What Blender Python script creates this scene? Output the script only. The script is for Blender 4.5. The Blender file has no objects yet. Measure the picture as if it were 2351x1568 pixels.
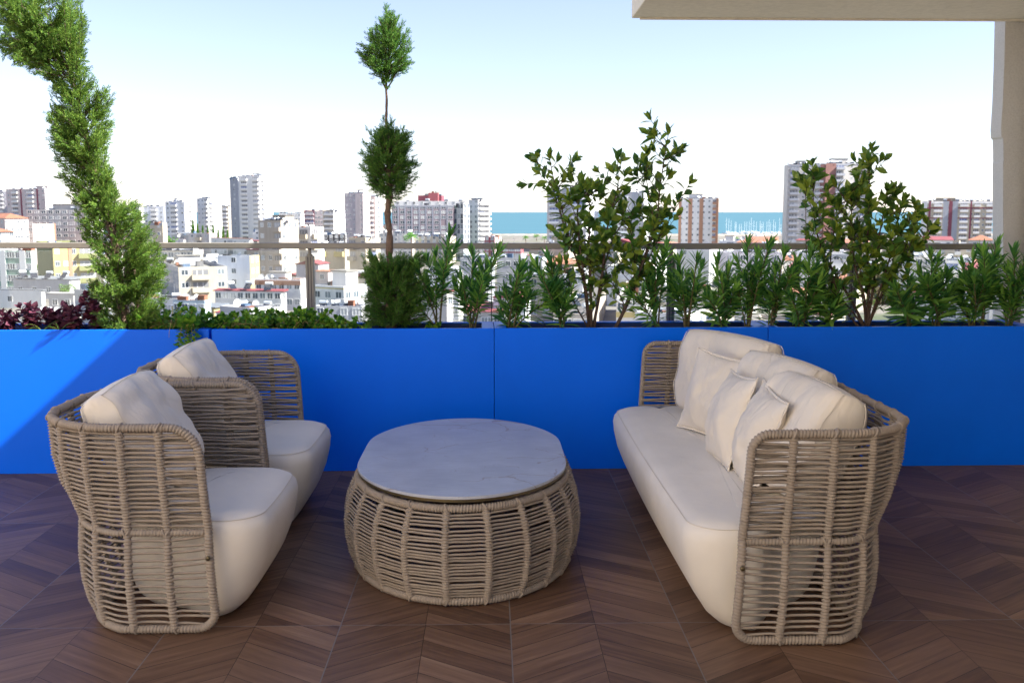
import bpy, random
import numpy as np
from math import *
from mathutils import Matrix, Vector, Quaternion

SC = bpy.context.scene
COL = SC.collection
random.seed(7); np.random.seed(7)
R2 = radians

# ------------------------------------------------------------------ camera
YAW, PITCH, CAMZ = R2(1.27), R2(7.36), 1.46
cam = bpy.data.cameras.new('camera'); camo = bpy.data.objects.new('camera', cam); COL.objects.link(camo)
cam.sensor_width = 36; cam.sensor_fit = 'HORIZONTAL'; cam.lens = 35.22
cam.clip_start = 0.05; cam.clip_end = 90000
camo.location = (0, 0, CAMZ); camo.rotation_euler = (R2(90) - PITCH, 0, -YAW)
cam.dof.use_dof = True; cam.dof.focus_distance = 4.3; cam.dof.aperture_fstop = 7.1
SC.camera = camo

# ------------------------------------------------------------------ world, sun, exposure
SUN_EL, SUN_AZ = R2(41), R2(13)            # azimuth: from +X turned towards the camera side
w = bpy.data.worlds.new('World'); SC.world = w; w.use_nodes = True
nt = w.node_tree; bg = nt.nodes['Background']
sky = nt.nodes.new('ShaderNodeTexSky'); sky.sky_type = 'NISHITA'; sky.sun_disc = False
sky.sun_elevation = SUN_EL; sky.sun_rotation = R2(90) + SUN_AZ
sky.altitude = 20; sky.air_density = 0.95; sky.dust_density = 0.15; sky.ozone_density = 2.0
hs = nt.nodes.new('ShaderNodeHueSaturation'); hs.inputs['Saturation'].default_value = .80; nt.links.new(sky.outputs[0], hs.inputs['Color'])
wb = nt.nodes.new('ShaderNodeMix'); wb.data_type = 'RGBA'; wb.blend_type = 'MULTIPLY'; wb.inputs[0].default_value = 1; wb.inputs[7].default_value = (.97, .925, 1.04, 1); nt.links.new(hs.outputs[0], wb.inputs[6])
nt.links.new(wb.outputs[2], bg.inputs[0]); bg.inputs[1].default_value = 0.057
sl = bpy.data.lights.new('sun', 'SUN'); so = bpy.data.objects.new('sun', sl); COL.objects.link(so)
sl.energy = 4.2; sl.angle = R2(0.53); sl.color = (1.0, 0.95, 0.87)
SV = Vector((cos(SUN_EL) * cos(SUN_AZ), -cos(SUN_EL) * sin(SUN_AZ), sin(SUN_EL)))
so.rotation_euler = SV.to_track_quat('Z', 'Y').to_euler(); so.location = (20, -5, 20)
SC.view_settings.view_transform = 'Standard'; SC.view_settings.look = 'None'
SC.view_settings.exposure = 2.05; SC.view_settings.gamma = 1
SC.cycles.max_bounces = 8; SC.cycles.transparent_max_bounces = 12
SC.cycles.caustics_reflective = False; SC.cycles.caustics_refractive = False

# ------------------------------------------------------------------ measuring helpers
_F = np.array([sin(YAW) * cos(PITCH), cos(YAW) * cos(PITCH), -sin(PITCH)])
_R = np.array([cos(YAW), -sin(YAW), 0]); _U = np.array([sin(YAW) * sin(PITCH), cos(YAW) * sin(PITCH), cos(PITCH)])
def ray(x, y): return _F + (x - 1175.5) / 2300 * _R - (y - 784) / 2300 * _U
def PY(x, y, Y):                       # point at world depth Y
    d = ray(x, y); p = d * (Y / d[1]); p[2] += CAMZ; return p
HORY = 487.0; GZ = -20.5; EYE = CAMZ - GZ

# ------------------------------------------------------------------ mesh builder
class G:
    def __init__(s): s.V = []; s.F = []; s.n = 0
    def add(s, V, F, m=0):
        V = np.asarray(V, float).reshape(-1, 3); F = np.asarray(F, int)
        s.V.append(V); s.F.append((F + s.n, m)); s.n += len(V); return s
    def box(s, c, d, rz=0, m=0, rx=0):
        x, y, z = [k / 2 for k in d]
        V = np.array([(-x,-y,-z),(x,-y,-z),(x,y,-z),(-x,y,-z),(-x,-y,z),(x,-y,z),(x,y,z),(-x,y,z)])
        if rx: V = V @ np.array(Matrix.Rotation(rx, 3, 'X')).T
        if rz: V = V @ np.array(Matrix.Rotation(rz, 3, 'Z')).T
        return s.add(V + np.array(c), [(0,3,2,1),(4,5,6,7),(0,1,5,4),(1,2,6,5),(2,3,7,6),(3,0,4,7)], m)
    def prism(s, poly, z0, z1, m=0):       # poly (x,y) anticlockwise
        n = len(poly); V = [(x, y, z0) for x, y in poly] + [(x, y, z1) for x, y in poly]
        s.add(V, [(i, (i+1) % n, n + (i+1) % n, n + i) for i in range(n)], m)
        b = s.n - 2 * n
        s.F.append((np.array([[b + n + i for i in range(n)]]), m)); s.F.append((np.array([[b + n - 1 - i for i in range(n)]]), m))
        return s
    def tube(s, P, r, sides=6, N=None, closed=False, m=0, rb=None, cap=True, twist=None):
        P = np.asarray(P, float); n = len(P)
        if closed: T = np.roll(P, -1, 0) - np.roll(P, 1, 0)
        else: T = np.gradient(P, axis=0)
        T /= np.linalg.norm(T, axis=1)[:, None] + 1e-12
        if N is None:
            a = np.array([0.31, 0.23, 0.92]) if abs(T[0][2]) < .8 else np.array([0.93, 0.3, 0.1])
            N = np.tile(a, (n, 1))
        B = np.cross(T, N); B /= np.linalg.norm(B, axis=1)[:, None] + 1e-12
        N2 = np.cross(B, T)
        a = np.arange(sides) / sides * 2 * pi
        r = np.broadcast_to(np.asarray(r, float), (n,)) if np.ndim(r) < 2 else r
        rr = r[:, None] * np.ones(sides) if np.ndim(r) == 1 else r
        rbb = rr if rb is None else np.broadcast_to(np.asarray(rb, float), (n,))[:, None] * np.ones(sides)
        V = P[:, None] + rr[..., None] * np.cos(a)[None, :, None] * N2[:, None] + rbb[..., None] * np.sin(a)[None, :, None] * B[:, None]
        i = np.arange(n if closed else n - 1)[:, None]; j = np.arange(sides)[None]
        i2 = (i + 1) % n; j2 = (j + 1) % sides
        F = np.stack([i*sides+j, i*sides+j2, i2*sides+j2, i2*sides+j], -1).reshape(-1, 4)
        s.add(V.reshape(-1, 3), F, m)
        if cap and not closed:
            b = s.n - n * sides
            s.F.append((np.array([[b + k for k in range(sides)][::-1]]), m))
            s.F.append((np.array([[b + (n-1)*sides + k for k in range(sides)]]), m))
        return s
    def build(s, name, mats, parent=None, smooth=False, loc=None):
        me = bpy.data.meshes.new(name)
        V = np.concatenate(s.V) if s.V else np.zeros((0, 3))
        me.vertices.add(len(V)); me.vertices.foreach_set('co', V.astype(np.float32).ravel())
        li = np.concatenate([f.ravel() for f, _ in s.F]); tot = np.concatenate([np.full(len(f), f.shape[1]) for f, _ in s.F])
        mi = np.concatenate([np.full(len(f), m) for f, m in s.F])
        me.loops.add(len(li)); me.loops.foreach_set('vertex_index', li.astype(np.int32))
        me.polygons.add(len(tot)); st = np.concatenate([[0], np.cumsum(tot)[:-1]])
        me.polygons.foreach_set('loop_start', st.astype(np.int32))
        me.polygons.foreach_set('material_index', mi.astype(np.int32))
        me.polygons.foreach_set('use_smooth', np.full(len(tot), smooth))
        me.update(calc_edges=True); me.validate()
        for m in (mats if isinstance(mats, (list, tuple)) else [mats]): me.materials.append(m)
        o = bpy.data.objects.new(name, me); COL.objects.link(o)
        if parent is not None: o.parent = parent
        if loc is not None: o.location = loc
        return o

def tag(o, label=None, cat=None, group=None, kind=None):
    if label: o['label'] = label
    if cat: o['category'] = cat
    if group: o['group'] = group
    if kind: o['kind'] = kind
    return o
def empty(name, loc=(0, 0, 0), rz=0.0):
    o = bpy.data.objects.new(name, None); COL.objects.link(o); o.location = loc; o.rotation_euler = (0, 0, rz); o.empty_display_size = .2
    return o
def copy_obj(o, parent=None):
    c = o.copy(); COL.objects.link(c); c.parent = parent; return c
def copy_tree(o, parent=None):
    c = copy_obj(o, parent)
    for ch in list(o.children): copy_tree(ch, c)
    return c
def bevel(o, wd=.003, seg=2):
    m = o.modifiers.new('bevel', 'BEVEL'); m.width = wd; m.segments = seg; m.limit_method = 'ANGLE'; return o

# ------------------------------------------------------------------ materials
class NT:
    def __init__(s, name):
        s.m = bpy.data.materials.new(name); s.m.use_nodes = True; s.t = s.m.node_tree
        s.p = s.t.nodes['Principled BSDF']; s.out = s.t.nodes['Material Output']
    def n(s, k, **kw):
        nd = s.t.nodes.new('ShaderNode' + k)
        for a, b in kw.items(): setattr(nd, a, b)
        return nd
    def l(s, a, b): s.t.links.new(a, b)
    def put(s, sock, v):
        if hasattr(v, 'links') or isinstance(v, bpy.types.NodeSocket): s.l(v, sock)
        else: sock.default_value = v
    def math(s, op, a, b=0.0, c=0.0):
        nd = s.n('Math', operation=op); s.put(nd.inputs[0], a); s.put(nd.inputs[1], b); s.put(nd.inputs[2], c); return nd.outputs[0]
    def coord(s, which='Object'): return s.n('TexCoord').outputs[which]
    def noise(s, scale, detail=3, vec=None, rough=.5):
        nd = s.n('TexNoise'); nd.inputs['Scale'].default_value = scale; nd.inputs['Detail'].default_value = detail
        nd.inputs['Roughness'].default_value = rough
        s.l(vec if vec is not None else s.coord(), nd.inputs['Vector']); return nd.outputs['Fac']
    def ramp(s, fac, stops):
        nd = s.n('ValToRGB'); el = nd.color_ramp.elements
        while len(el) < len(stops): el.new(.5)
        for e, (p, c) in zip(el, stops): e.position = p; e.color = (*c, 1) if len(c) == 3 else c
        s.l(fac, nd.inputs[0]); return nd.outputs[0]
    def mix(s, fac, a, b, mode='MIX'):
        nd = s.n('Mix', data_type='RGBA', blend_type=mode)
        s.put(nd.inputs[0], fac)
        s.put(nd.inputs[6], (*a, 1) if isinstance(a, tuple) and len(a) == 3 else a); s.put(nd.inputs[7], (*b, 1) if isinstance(b, tuple) and len(b) == 3 else b)
        return nd.outputs[2]
    def bump(s, h, strength=.3, dist=.01):
        nd = s.n('Bump'); nd.inputs['Strength'].default_value = strength; nd.inputs['Distance'].default_value = dist
        s.l(h, nd.inputs['Height']); s.l(nd.outputs[0], s.p.inputs['Normal']); return nd.outputs[0]

def plain(name, c, rough=.6, metal=0.0, var=.12, scale=6, bump=0.0, bscale=60, spec=.5, coat=0.0):
    t = NT(name); lo = tuple(k * (1 - var) for k in c); hi = tuple(min(1, k * (1 + var)) for k in c)
    t.l(t.ramp(t.noise(scale, 4), [(.3, lo), (.7, hi)]), t.p.inputs['Base Color'])
    t.p.inputs['Roughness'].default_value = rough; t.p.inputs['Metallic'].default_value = metal
    t.p.inputs['Specular IOR Level'].default_value = spec
    if coat: t.p.inputs['Coat Weight'].default_value = coat
    if bump: t.bump(t.noise(bscale, 4), bump, .01)
    return t.m

def leafmat(name, dark, mid, light, trans=.35, rough=.45, spec=.5, edge=.5):
    t = NT(name); g = t.n('NewGeometry')
    big = t.noise(5.0, 2)
    f = t.math('ADD', t.math('MULTIPLY', g.outputs['Random Per Island'], .65), t.math('MULTIPLY', big, .45))
    c = t.ramp(f, [(.15, dark), (.44, mid), (.80, light)])
    t.l(c, t.p.inputs['Base Color']); t.p.inputs['Roughness'].default_value = rough
    t.p.inputs['Specular IOR Level'].default_value = spec
    tr = t.n('BsdfTranslucent'); t.l(c, tr.inputs[0])
    mx = t.n('MixShader'); mx.inputs[0].default_value = trans
    t.l(t.p.outputs[0], mx.inputs[1]); t.l(tr.outputs[0], mx.inputs[2]); t.l(mx.outputs[0], t.out.inputs['Surface'])
    return t.m

def floor_mat():
    t = NT('wood_look_chevron_tiles'); co = t.coord(); sx = t.n('SeparateXYZ'); t.l(co, sx.inputs[0])
    X, Y = sx.outputs[0], sx.outputs[1]
    TW, TL, S, PT = .605, 1.22, .68, .122
    xn = t.math('DIVIDE', t.math('SUBTRACT', X, .07), TW); col = t.math('FLOOR', xn); fx = t.math('FRACT', t.math('ADD', xn, 100))
    yn = t.math('DIVIDE', t.math('SUBTRACT', Y, 3.425), TL); row = t.math('FLOOR', yn); fy = t.math('FRACT', t.math('ADD', yn, 100))
    u = t.math('SUBTRACT', fx, .5); au = t.math('MULTIPLY', t.math('ABSOLUTE', u), TW)
    half = t.math('GREATER_THAN', u, 0.0)
    v = t.math('ADD', Y, t.math('MULTIPLY', au, S))
    vn = t.math('DIVIDE', v, PT); sid = t.math('FLOOR', vn); fv = t.math('FRACT', t.math('ADD', vn, 100))
    cv = t.n('CombineXYZ'); t.l(sid, cv.inputs[0]); t.l(t.math('ADD', t.math('MULTIPLY', col, 2.0), half), cv.inputs[1]); t.l(row, cv.inputs[2])
    wn = t.n('TexWhiteNoise'); wn.noise_dimensions = '3D'; t.l(cv.outputs[0], wn.inputs['Vector'])
    cs, sn = cos(atan(S)), sin(atan(S))
    al = t.math('SUBTRACT', t.math('MULTIPLY', au, cs), t.math('MULTIPLY', Y, sn)); ac = t.math('MULTIPLY', v, cs)
    gv = t.n('CombineXYZ'); t.l(t.math('MULTIPLY', al, 3.0), gv.inputs[0]); t.l(t.math('MULTIPLY', ac, 42.0), gv.inputs[1])
    t.l(t.math('MULTIPLY', wn.outputs['Value'], 57.0), gv.inputs[2])
    grain = t.noise(1.0, 6, gv.outputs[0], .62)
    gv2 = t.n('CombineXYZ'); t.l(t.math('MULTIPLY', al, 1.6), gv2.inputs[0]); t.l(t.math('MULTIPLY', ac, 11.0), gv2.inputs[1]); t.l(t.math('MULTIPLY', wn.outputs['Value'], 31.0), gv2.inputs[2])
    broad = t.noise(1.0, 3, gv2.outputs[0], .5)
    f = t.math('ADD', t.math('MULTIPLY', wn.outputs['Value'], .28), t.math('ADD', t.math('MULTIPLY', grain, .70), t.math('MULTIPLY', broad, .24)))
    c = t.ramp(f, [(.26, (.058, .029, .018)), (.50, (.142, .077, .046)), (.70, (.225, .130, .080)), (.92, (.34, .22, .14))])
    def near(fr, wd): return t.math('ADD', t.math('LESS_THAN', fr, wd), t.math('GREATER_THAN', fr, 1 - wd))
    seam = t.math('MINIMUM', t.math('ADD', near(fv, .016), t.math('LESS_THAN', au, .0012)), 1.0)
    c = t.mix(t.math('MULTIPLY', seam, .72), c, (.012, .008, .006))
    gr = t.math('MINIMUM', t.math('ADD', near(fx, .0020 / TW), near(fy, .0020 / TL)), 1.0)
    c = t.mix(gr, c, (.20, .18, .165))
    dirt = t.noise(2.2, 5); c = t.mix(.22, c, t.ramp(dirt, [(.3, (.35, .33, .33)), (.75, (1, 1, 1))]), 'MULTIPLY')
    t.l(c, t.p.inputs['Base Color'])
    t.l(t.math('ADD', t.math('MULTIPLY', grain, .18), t.math('ADD', t.math('MULTIPLY', dirt, .08), .36)), t.p.inputs['Roughness'])
    t.p.inputs['Specular IOR Level'].default_value = .30
    h = t.math('SUBTRACT', t.math('MULTIPLY', grain, .35), t.math('ADD', gr, t.math('MULTIPLY', seam, .6)))
    t.bump(h, .45, .0015)
    return t.m

def marble_mat():
    t = NT('grey_veined_stone_top'); co = t.coord()
    base = t.ramp(t.noise(5, 6, co, .6), [(.3, (.42, .45, .53)), (.7, (.53, .56, .64))])  # blue of the sky's reflection is tinted into the grey base
    mp = t.n('Mapping'); mp.inputs['Scale'].default_value = (14, 70, 1); t.l(co, mp.inputs[0])
    st = t.noise(1, 4, mp.outputs[0]); base = t.mix(.25, base, t.ramp(st, [(.3, (.55, .56, .58)), (.7, (1, 1, 1))]), 'MULTIPLY')
    def vein(scale, wd, det):
        nz = t.n('TexNoise'); nz.inputs['Scale'].default_value = scale * 1.3; nz.inputs['Detail'].default_value = 5; t.l(co, nz.inputs[0])
        ad = t.n('VectorMath', operation='MULTIPLY_ADD'); t.l(nz.outputs['Color'], ad.inputs[0]); ad.inputs[1].default_value = (.28, .28, 0); t.l(co, ad.inputs[2])
        vo = t.n('TexVoronoi'); vo.feature = 'DISTANCE_TO_EDGE'; vo.inputs['Scale'].default_value = scale; t.l(ad.outputs[0], vo.inputs['Vector'])
        msk = t.math('LESS_THAN', vo.outputs['Distance'], wd)
        gate = t.math('MULTIPLY', t.math('GREATER_THAN', t.noise(scale * .9, 2), det), msk); return gate
    c = t.mix(t.math('MULTIPLY', vein(2.6, .006, .50), .5), base, (.23, .15, .125))
    c = t.mix(t.math('MULTIPLY', vein(5.2, .007, .56), .25), c, (.19, .15, .15))
    t.l(c, t.p.inputs['Base Color']); t.p.inputs['Roughness'].default_value = .34
    return t.m

def glass_mat():
    t = NT('clear_balustrade_glass'); t.t.nodes.remove(t.p)
    tr = t.n('BsdfTransparent'); tr.inputs[0].default_value = (.97, .985, .98, 1)
    gl = t.n('BsdfGlossy'); gl.inputs['Roughness'].default_value = .02; gl.inputs[0].default_value = (.9, .95, 1, 1)
    fr = t.n('Fresnel'); fr.inputs[0].default_value = 1.35
    mx = t.n('MixShader'); t.l(fr.outputs[0], mx.inputs[0]); t.l(tr.outputs[0], mx.inputs[1]); t.l(gl.outputs[0], mx.inputs[2]); t.l(mx.outputs[0], t.out.inputs[0])
    return t.m

def fabric_mat(name, c, wrinkle=2.2):
    t = NT(name)
    n1 = t.noise(3.5, 4); col = t.ramp(n1, [(.3, tuple(k * .93 for k in c)), (.7, tuple(min(1, k * 1.04) for k in c))])
    t.l(col, t.p.inputs['Base Color']); t.p.inputs['Roughness'].default_value = .72; t.p.inputs['Sheen Weight'].default_value = .15
    t.p.inputs['Specular IOR Level'].default_value = .35
    mp = t.n('Mapping'); mp.inputs['Scale'].default_value = (3.2, 3.2, 1.6); mp.inputs['Rotation'].default_value = (.3, .5, .4); t.l(t.coord(), mp.inputs[0])
    cr = t.n('TexNoise'); cr.inputs['Scale'].default_value = 1.6; cr.inputs['Detail'].default_value = 3; cr.inputs['Distortion'].default_value = 1.4; t.l(mp.outputs[0], cr.inputs['Vector'])
    rid = t.math('ABSOLUTE', t.math('SUBTRACT', cr.outputs['Fac'], .5))
    h = t.math('ADD', t.math('MULTIPLY', t.math('MINIMUM', rid, .10), wrinkle), t.math('ADD', t.math('MULTIPLY', t.noise(9, 3), .5), t.math('MULTIPLY', t.noise(420, 2), .05)))
    t.bump(h, .55, .02)
    return t.m

def stucco(name, c, s=90, st=.6):
    t = NT(name)
    a = t.noise(s, 5, None, .65); b = t.noise(1.3, 4)
    col = t.ramp(b, [(.3, tuple(k * .92 for k in c)), (.7, c)])
    col = t.mix(.35, col, t.ramp(a, [(.35, (.72, .71, .7)), (.6, (1, 1, 1))]), 'MULTIPLY')
    t.l(col, t.p.inputs['Base Color']); t.p.inputs['Roughness'].default_value = .92
    t.bump(a, st, .006); return t.m

def wallpaint(name, c, dirt=.25):
    t = NT(name); co = t.coord(); mp = t.n('Mapping'); mp.inputs['Scale'].default_value = (.5, .5, .07); t.l(co, mp.inputs[0])
    st = t.noise(1.6, 5, mp.outputs[0], .6); b = t.noise(.25, 3)
    col = t.mix(dirt, c, t.ramp(st, [(.35, (.55, .54, .52)), (.62, (1, 1, 1))]), 'MULTIPLY')
    col = t.mix(.12, col, t.ramp(b, [(.35, (.7, .7, .72)), (.65, (1, 1, 1))]), 'MULTIPLY')
    t.l(col, t.p.inputs['Base Color']); t.p.inputs['Roughness'].default_value = .85; return t.m

def roofmat(name, c, pitch=2.2):
    t = NT(name); sx = t.n('SeparateXYZ'); t.l(t.coord(), sx.inputs[0])
    wv = t.math('SINE', t.math('MULTIPLY', t.math('ADD', sx.outputs[0], t.math('MULTIPLY', sx.outputs[1], .35)), pitch * 6.28))
    n = t.noise(.6, 5, None, .6)
    col = t.mix(t.math('MULTIPLY', t.math('GREATER_THAN', wv, .2), .18), c, tuple(k * .55 for k in c))
    col = t.mix(.5, col, t.ramp(n, [(.3, (.55, .52, .5)), (.65, (1, 1, 1))]), 'MULTIPLY')
    t.l(col, t.p.inputs['Base Color']); t.p.inputs['Roughness'].default_value = .8; return t.m

M = {}
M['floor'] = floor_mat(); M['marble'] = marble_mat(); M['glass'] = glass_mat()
M['blue'] = plain('satin_blue_painted_metal', (.0, .150, .95), .36, var=.06, scale=1.6, bump=.05, bscale=4, spec=.18)
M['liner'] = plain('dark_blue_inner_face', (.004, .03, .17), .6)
M['rope'] = plain('taupe_rope', (.325, .272, .222), .72, var=.10, scale=30, bump=.15, bscale=900, spec=.3)
M['cream'] = fabric_mat('cream_outdoor_fabric', (.78, .71, .61))
M['cream_seat'] = fabric_mat('cream_leatherette', (.79, .735, .65), 0.0)
M['thread'] = plain('beige_seam_thread', (.70, .63, .53), .8)
M['zip'] = plain('beige_piping', (.50, .42, .32), .7)
M['bronze'] = plain('bronze_metal_edge', (.14, .11, .06), .35, metal=.7)
M['rail'] = plain('beige_grey_aluminium', (.25, .23, .19), .45, metal=.15, var=.05)
M['dark'] = plain('black_gasket', (.02, .02, .02), .6)
M['stucco'] = stucco('grey_stucco', (.72, .70, .67)); M['slabpaint'] = stucco('beige_plaster', (.86, .79, .67), 25, .25)
M['soil'] = plain('dark_soil', (.035, .02, .016), .95, var=.5, scale=60, bump=.8, bscale=120)
M['pebble'] = plain('dark_red_lava_pebbles', (.055, .026, .022), .85, var=.5, scale=40, bump=.5, bscale=200)
M['bark'] = plain('grey_brown_bark', (.16, .105, .075), .9, var=.35, scale=30, bump=.9, bscale=90)
M['stem'] = plain('green_brown_stem', (.13, .11, .05), .7, var=.25, scale=20)
M['stem_dark'] = plain('brown_stem', (.085, .055, .042), .8, var=.25, scale=25)
M['juniper'] = leafmat('juniper_scale_leaves', (.030, .085, .014), (.080, .185, .028), (.22, .33, .055), .30, .6, .25)
M['topiary'] = leafmat('topiary_scale_leaves', (.022, .085, .022), (.065, .185, .034), (.18, .32, .05), .28, .6, .25)
M['oleander'] = leafmat('oleander_leaves', (.030, .12, .040), (.10, .30, .070), (.32, .58, .10), .50, .42, .5)
M['laurel'] = leafmat('glossy_broad_leaves', (.038, .12, .034), (.125, .27, .048), (.36, .46, .065), .50, .30, .6)
M['purple'] = leafmat('purple_leaves', (.035, .010, .024), (.11, .028, .058), (.32, .10, .14), .35, .4, .5)
M['creeper'] = leafmat('bright_green_creeper_leaves', (.030, .12, .018), (.09, .27, .030), (.26, .46, .04), .30, .45, .5)
M['straw'] = plain('dry_straw_stems', (.38, .27, .11), .8)
M['grass'] = leafmat('grass_blades', (.06, .14, .02), (.14, .25, .03), (.3, .38, .06), .4)

# ------------------------------------------------------------------ terrace, planters, balustrade, building
BR = .0125                                   # the building is turned a hair against the tile joints
g = G(); g.box((0.2, 1.35, -.15), (11.5, 10.3, .3))
tag(g.build('terrace_floor', M['floor']), kind='structure')

def planter(xc, wd, label):
    root = empty('planter_box', (xc, 5.588 + xc * BR, 0), BR)
    tag(root, label, 'planter', 'row of blue planter boxes')
    D, H, t, lip, fl = .36, .812, .012, .034, .055
    g = G()
    g.box((0, t/2, H/2), (wd, t, H)); g.box((0, D - t/2, H/2), (wd, t, H))
    g.box((-wd/2 + t/2, D/2, H/2), (t, D - 2*t - .001, H)); g.box((wd/2 - t/2, D/2, H/2), (t, D - 2*t - .001, H))
    bevel(g.build('box_shell', M['blue'], root), .002)
    g = G()                                   # folded rim
    z = H - .003
    g.box((0, t + lip*.25, z), (wd - 2*t - .002, lip*.5, .005)); g.box((0, D - t - lip/2, z), (wd - 2*t - .002, lip, .005))
    g.box((-wd/2 + t + fl/2, D/2, z), (fl, D - 2*t - 1.6*lip, .0048)); g.box((wd/2 - t - fl/2, D/2, z), (fl, D - 2*t - 1.6*lip, .0048))
    g.build('folded_rim', M['blue'], root)
    g = G(); 
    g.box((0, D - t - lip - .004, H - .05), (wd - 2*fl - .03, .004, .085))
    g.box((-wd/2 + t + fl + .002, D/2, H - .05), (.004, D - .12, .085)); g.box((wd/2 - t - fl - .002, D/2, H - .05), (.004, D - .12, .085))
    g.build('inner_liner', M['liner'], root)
    g = G(); g.box((wd/2 - .03, D + .004, H/2), (.09, .004, H - .01)); g.build('gap_backing', M['liner'], root)  # added dark backing, stops light showing through the gap between boxes
    # soil surface with pebbles
    g = G(); n = 60; xs = np.linspace(-wd/2 + .02, wd/2 - .02, n); ys = np.linspace(.02, D - .05, 14)
    XX, YY = np.meshgrid(xs, ys); ZZ = H - .045 + .012 * np.sin(XX*13 + xc*5) * np.cos(YY*17) + np.random.rand(*XX.shape) * .012
    V = np.stack([XX, YY, ZZ], -1).reshape(-1, 3); i = np.arange(13)[:, None]*n + np.arange(n-1)[None]
    g.add(V, np.stack([i, i+1, i+n+1, i+n], -1).reshape(-1, 4), 0)
    V2 = V - np.array([0, 0, .10]); g.add(V2, np.stack([i, i+n, i+n+1, i+1], -1).reshape(-1, 4), 0)
    k = 900; px = np.random.uniform(-wd/2 + .07, wd/2 - .07, k); py = np.random.uniform(.03, D - .07, k)
    pz = H - .040 + .012 * np.sin(px*13 + xc*5) * np.cos(py*17) + np.random.rand(k) * .012; r = np.random.uniform(.004, .011, k)
    oc = np.array([(1,0,0),(0,1,0),(-1,0,0),(0,-1,0),(0,0,1),(0,0,-1.)])
    P = np.stack([px, py, pz], -1)[:, None] + oc[None]*r[:, None, None]*np.random.uniform(.6, 1.2, (k, 6, 1))
    f = np.array([(0,1,4),(1,2,4),(2,3,4),(3,0,4),(1,0,5),(2,1,5),(3,2,5),(0,3,5)])
    g.add(P.reshape(-1, 3), (f[None] + np.arange(k)[:, None, None]*6).reshape(-1, 3), 1)
    s = g.build('soil', [M['soil'], M['pebble']]); s.location = root.location; s.rotation_euler = root.rotation_euler
    tag(s, kind='stuff')
    return root
for xc, wd, lb in [(-2.342, 1.556, 'leftmost bright blue metal planter box, sunlit patch on its front, under the twisted juniper'),
                   (-.763, 1.571, 'blue metal planter box under the ball topiary, behind the two armchairs'),
                   (.801, 1.551, 'blue metal planter box behind the gap between coffee table and sofa, broad-leaved shrub in it'),
                   (2.355, 1.550, 'rightmost dark blue metal planter box beside the stucco pillar')]:
    planter(xc, wd, lb)

rl = empty('glass_balustrade', (0, 0, 0)); tag(rl, 'glass balustrade with beige aluminium handrail and posts behind the planters', 'railing')
def railY(x): return 6.415 - .062 * (x + .0)
def railpt(px, py):                      # on the rail's vertical plane
    d = ray(px, py); s = 6.415 / (d[1] + .062 * d[0]); p = d * s; p[2] += CAMZ; return p
A = np.array([-4.6, railY(-4.6)]); B = np.array([3.18, railY(3.18)])
aR = atan2(B[1]-A[1], B[0]-A[0]); mid = (A+B)/2; ln = np.linalg.norm(B-A)
zr = 1.245
g = G(); a = railpt(1120, 640)
g.box((mid[0], mid[1], zr), (ln, .055, .038), rz=aR)
hr = bevel(g.build('handrail', M['rail'], rl), .005)
posts = [railpt(p, 650)[:2] for p in (-115, 299, 713, 1540, 1956)]
for p in posts:
    g = G()
    g.box((p[0], p[1], .585), (.050, .050, 1.19), rz=aR)
    for dx in (-.0262, .0262): g.box((p[0] + dx*.35, p[1] - .0262, .585), (.004, .003, 1.18), rz=aR, m=1)
    po = bevel(g.build('post', [M['rail'], M['dark']], rl), .003)
    g = G(); g.tube([(p[0], p[1], 1.18), (p[0], p[1], 1.228)], .011, 10); g.tube([(p[0], p[1], 1.18), (p[0], p[1], 1.192)], .019, 10)
    g.build('spigot', M['rail'], po)
joint = [-4.6] + [railpt(p, 650)[0] for p in (-115, 299, 713, 1128, 1540, 1956)] + [3.18]
for x0, x1 in zip(joint[:-1], joint[1:]):
    if x1 - x0 < .1: continue
    xc = (x0+x1)/2; g = G(); g.box((xc, railY(xc), .66), (x1-x0-.014, .008, 1.10), rz=aR); g.build('glass_panel', M['glass'], rl)
x = joint[4]; g = G(); g.box((x, railY(x), .66), (.006, .010, 1.10), rz=aR); g.build('gasket', M['dark'], rl)

bd = empty('apartment_wing', (0, 0, 0)); tag(bd, 'building wing with overhanging beige slab above and grey stucco pillar at the right edge', 'building')
def rot(x, y, a=BR): return (x*cos(a) - y*sin(a), x*sin(a) + y*cos(a))
g = G(); s0 = PY(1450, 43, 6.62); xl = s0[0]; zb = s0[2]
poly = [(xl - .003, -5.0), (5.6, -5.0), (5.6, 6.70), (xl, 6.62)]
g.prism(poly, zb, zb + .74); bevel(g.build('overhanging_slab', M['slabpaint'], bd), .006)
g = G(); g.box(((xl+5.6)/2, 6.60, zb - .006), (5.6-xl-.1, .022, .012), rz=BR*.2); g.build('drip_edge', M['slabpaint'], bd)
g = G(); pts = [PY(x, y, 6.80) for x, y in [(2284, 30), (2281, 160), (2278, 240), (2274, 300), (2275, 318), (2279, 322), (2280, 372), (2279, 376), (2279, 520), (2279, 760)]]
prof = [(p[0], p[2]) for p in pts]; prof = [(prof[0][0], zb + .3)] + prof + [(prof[-1][0], -.5), (5.6, -.5), (5.6, zb + .3)]
n = len(prof)
V = [(x, 6.66, z) for x, z in prof] + [(x, 6.80, z) for x, z in prof]
g.add(V, [(i, n+i, n+(i+1) % n, (i+1) % n) for i in range(n)])
g.F.append((np.array([[i for i in range(n)]]), 0)); g.F.append((np.array([[n+i for i in range(n)][::-1]]), 0))
g.build('pillar', M['stucco'], bd)
wg = empty('bounce_wing', (-4.6, -5.0, 0), R2(24)); tag(wg, 'added cream wing left of the terrace, unseen, bouncing warm sunlight onto it', 'building')  # added out-of-view wing, angled to bounce warm sunlight onto the terrace
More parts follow.
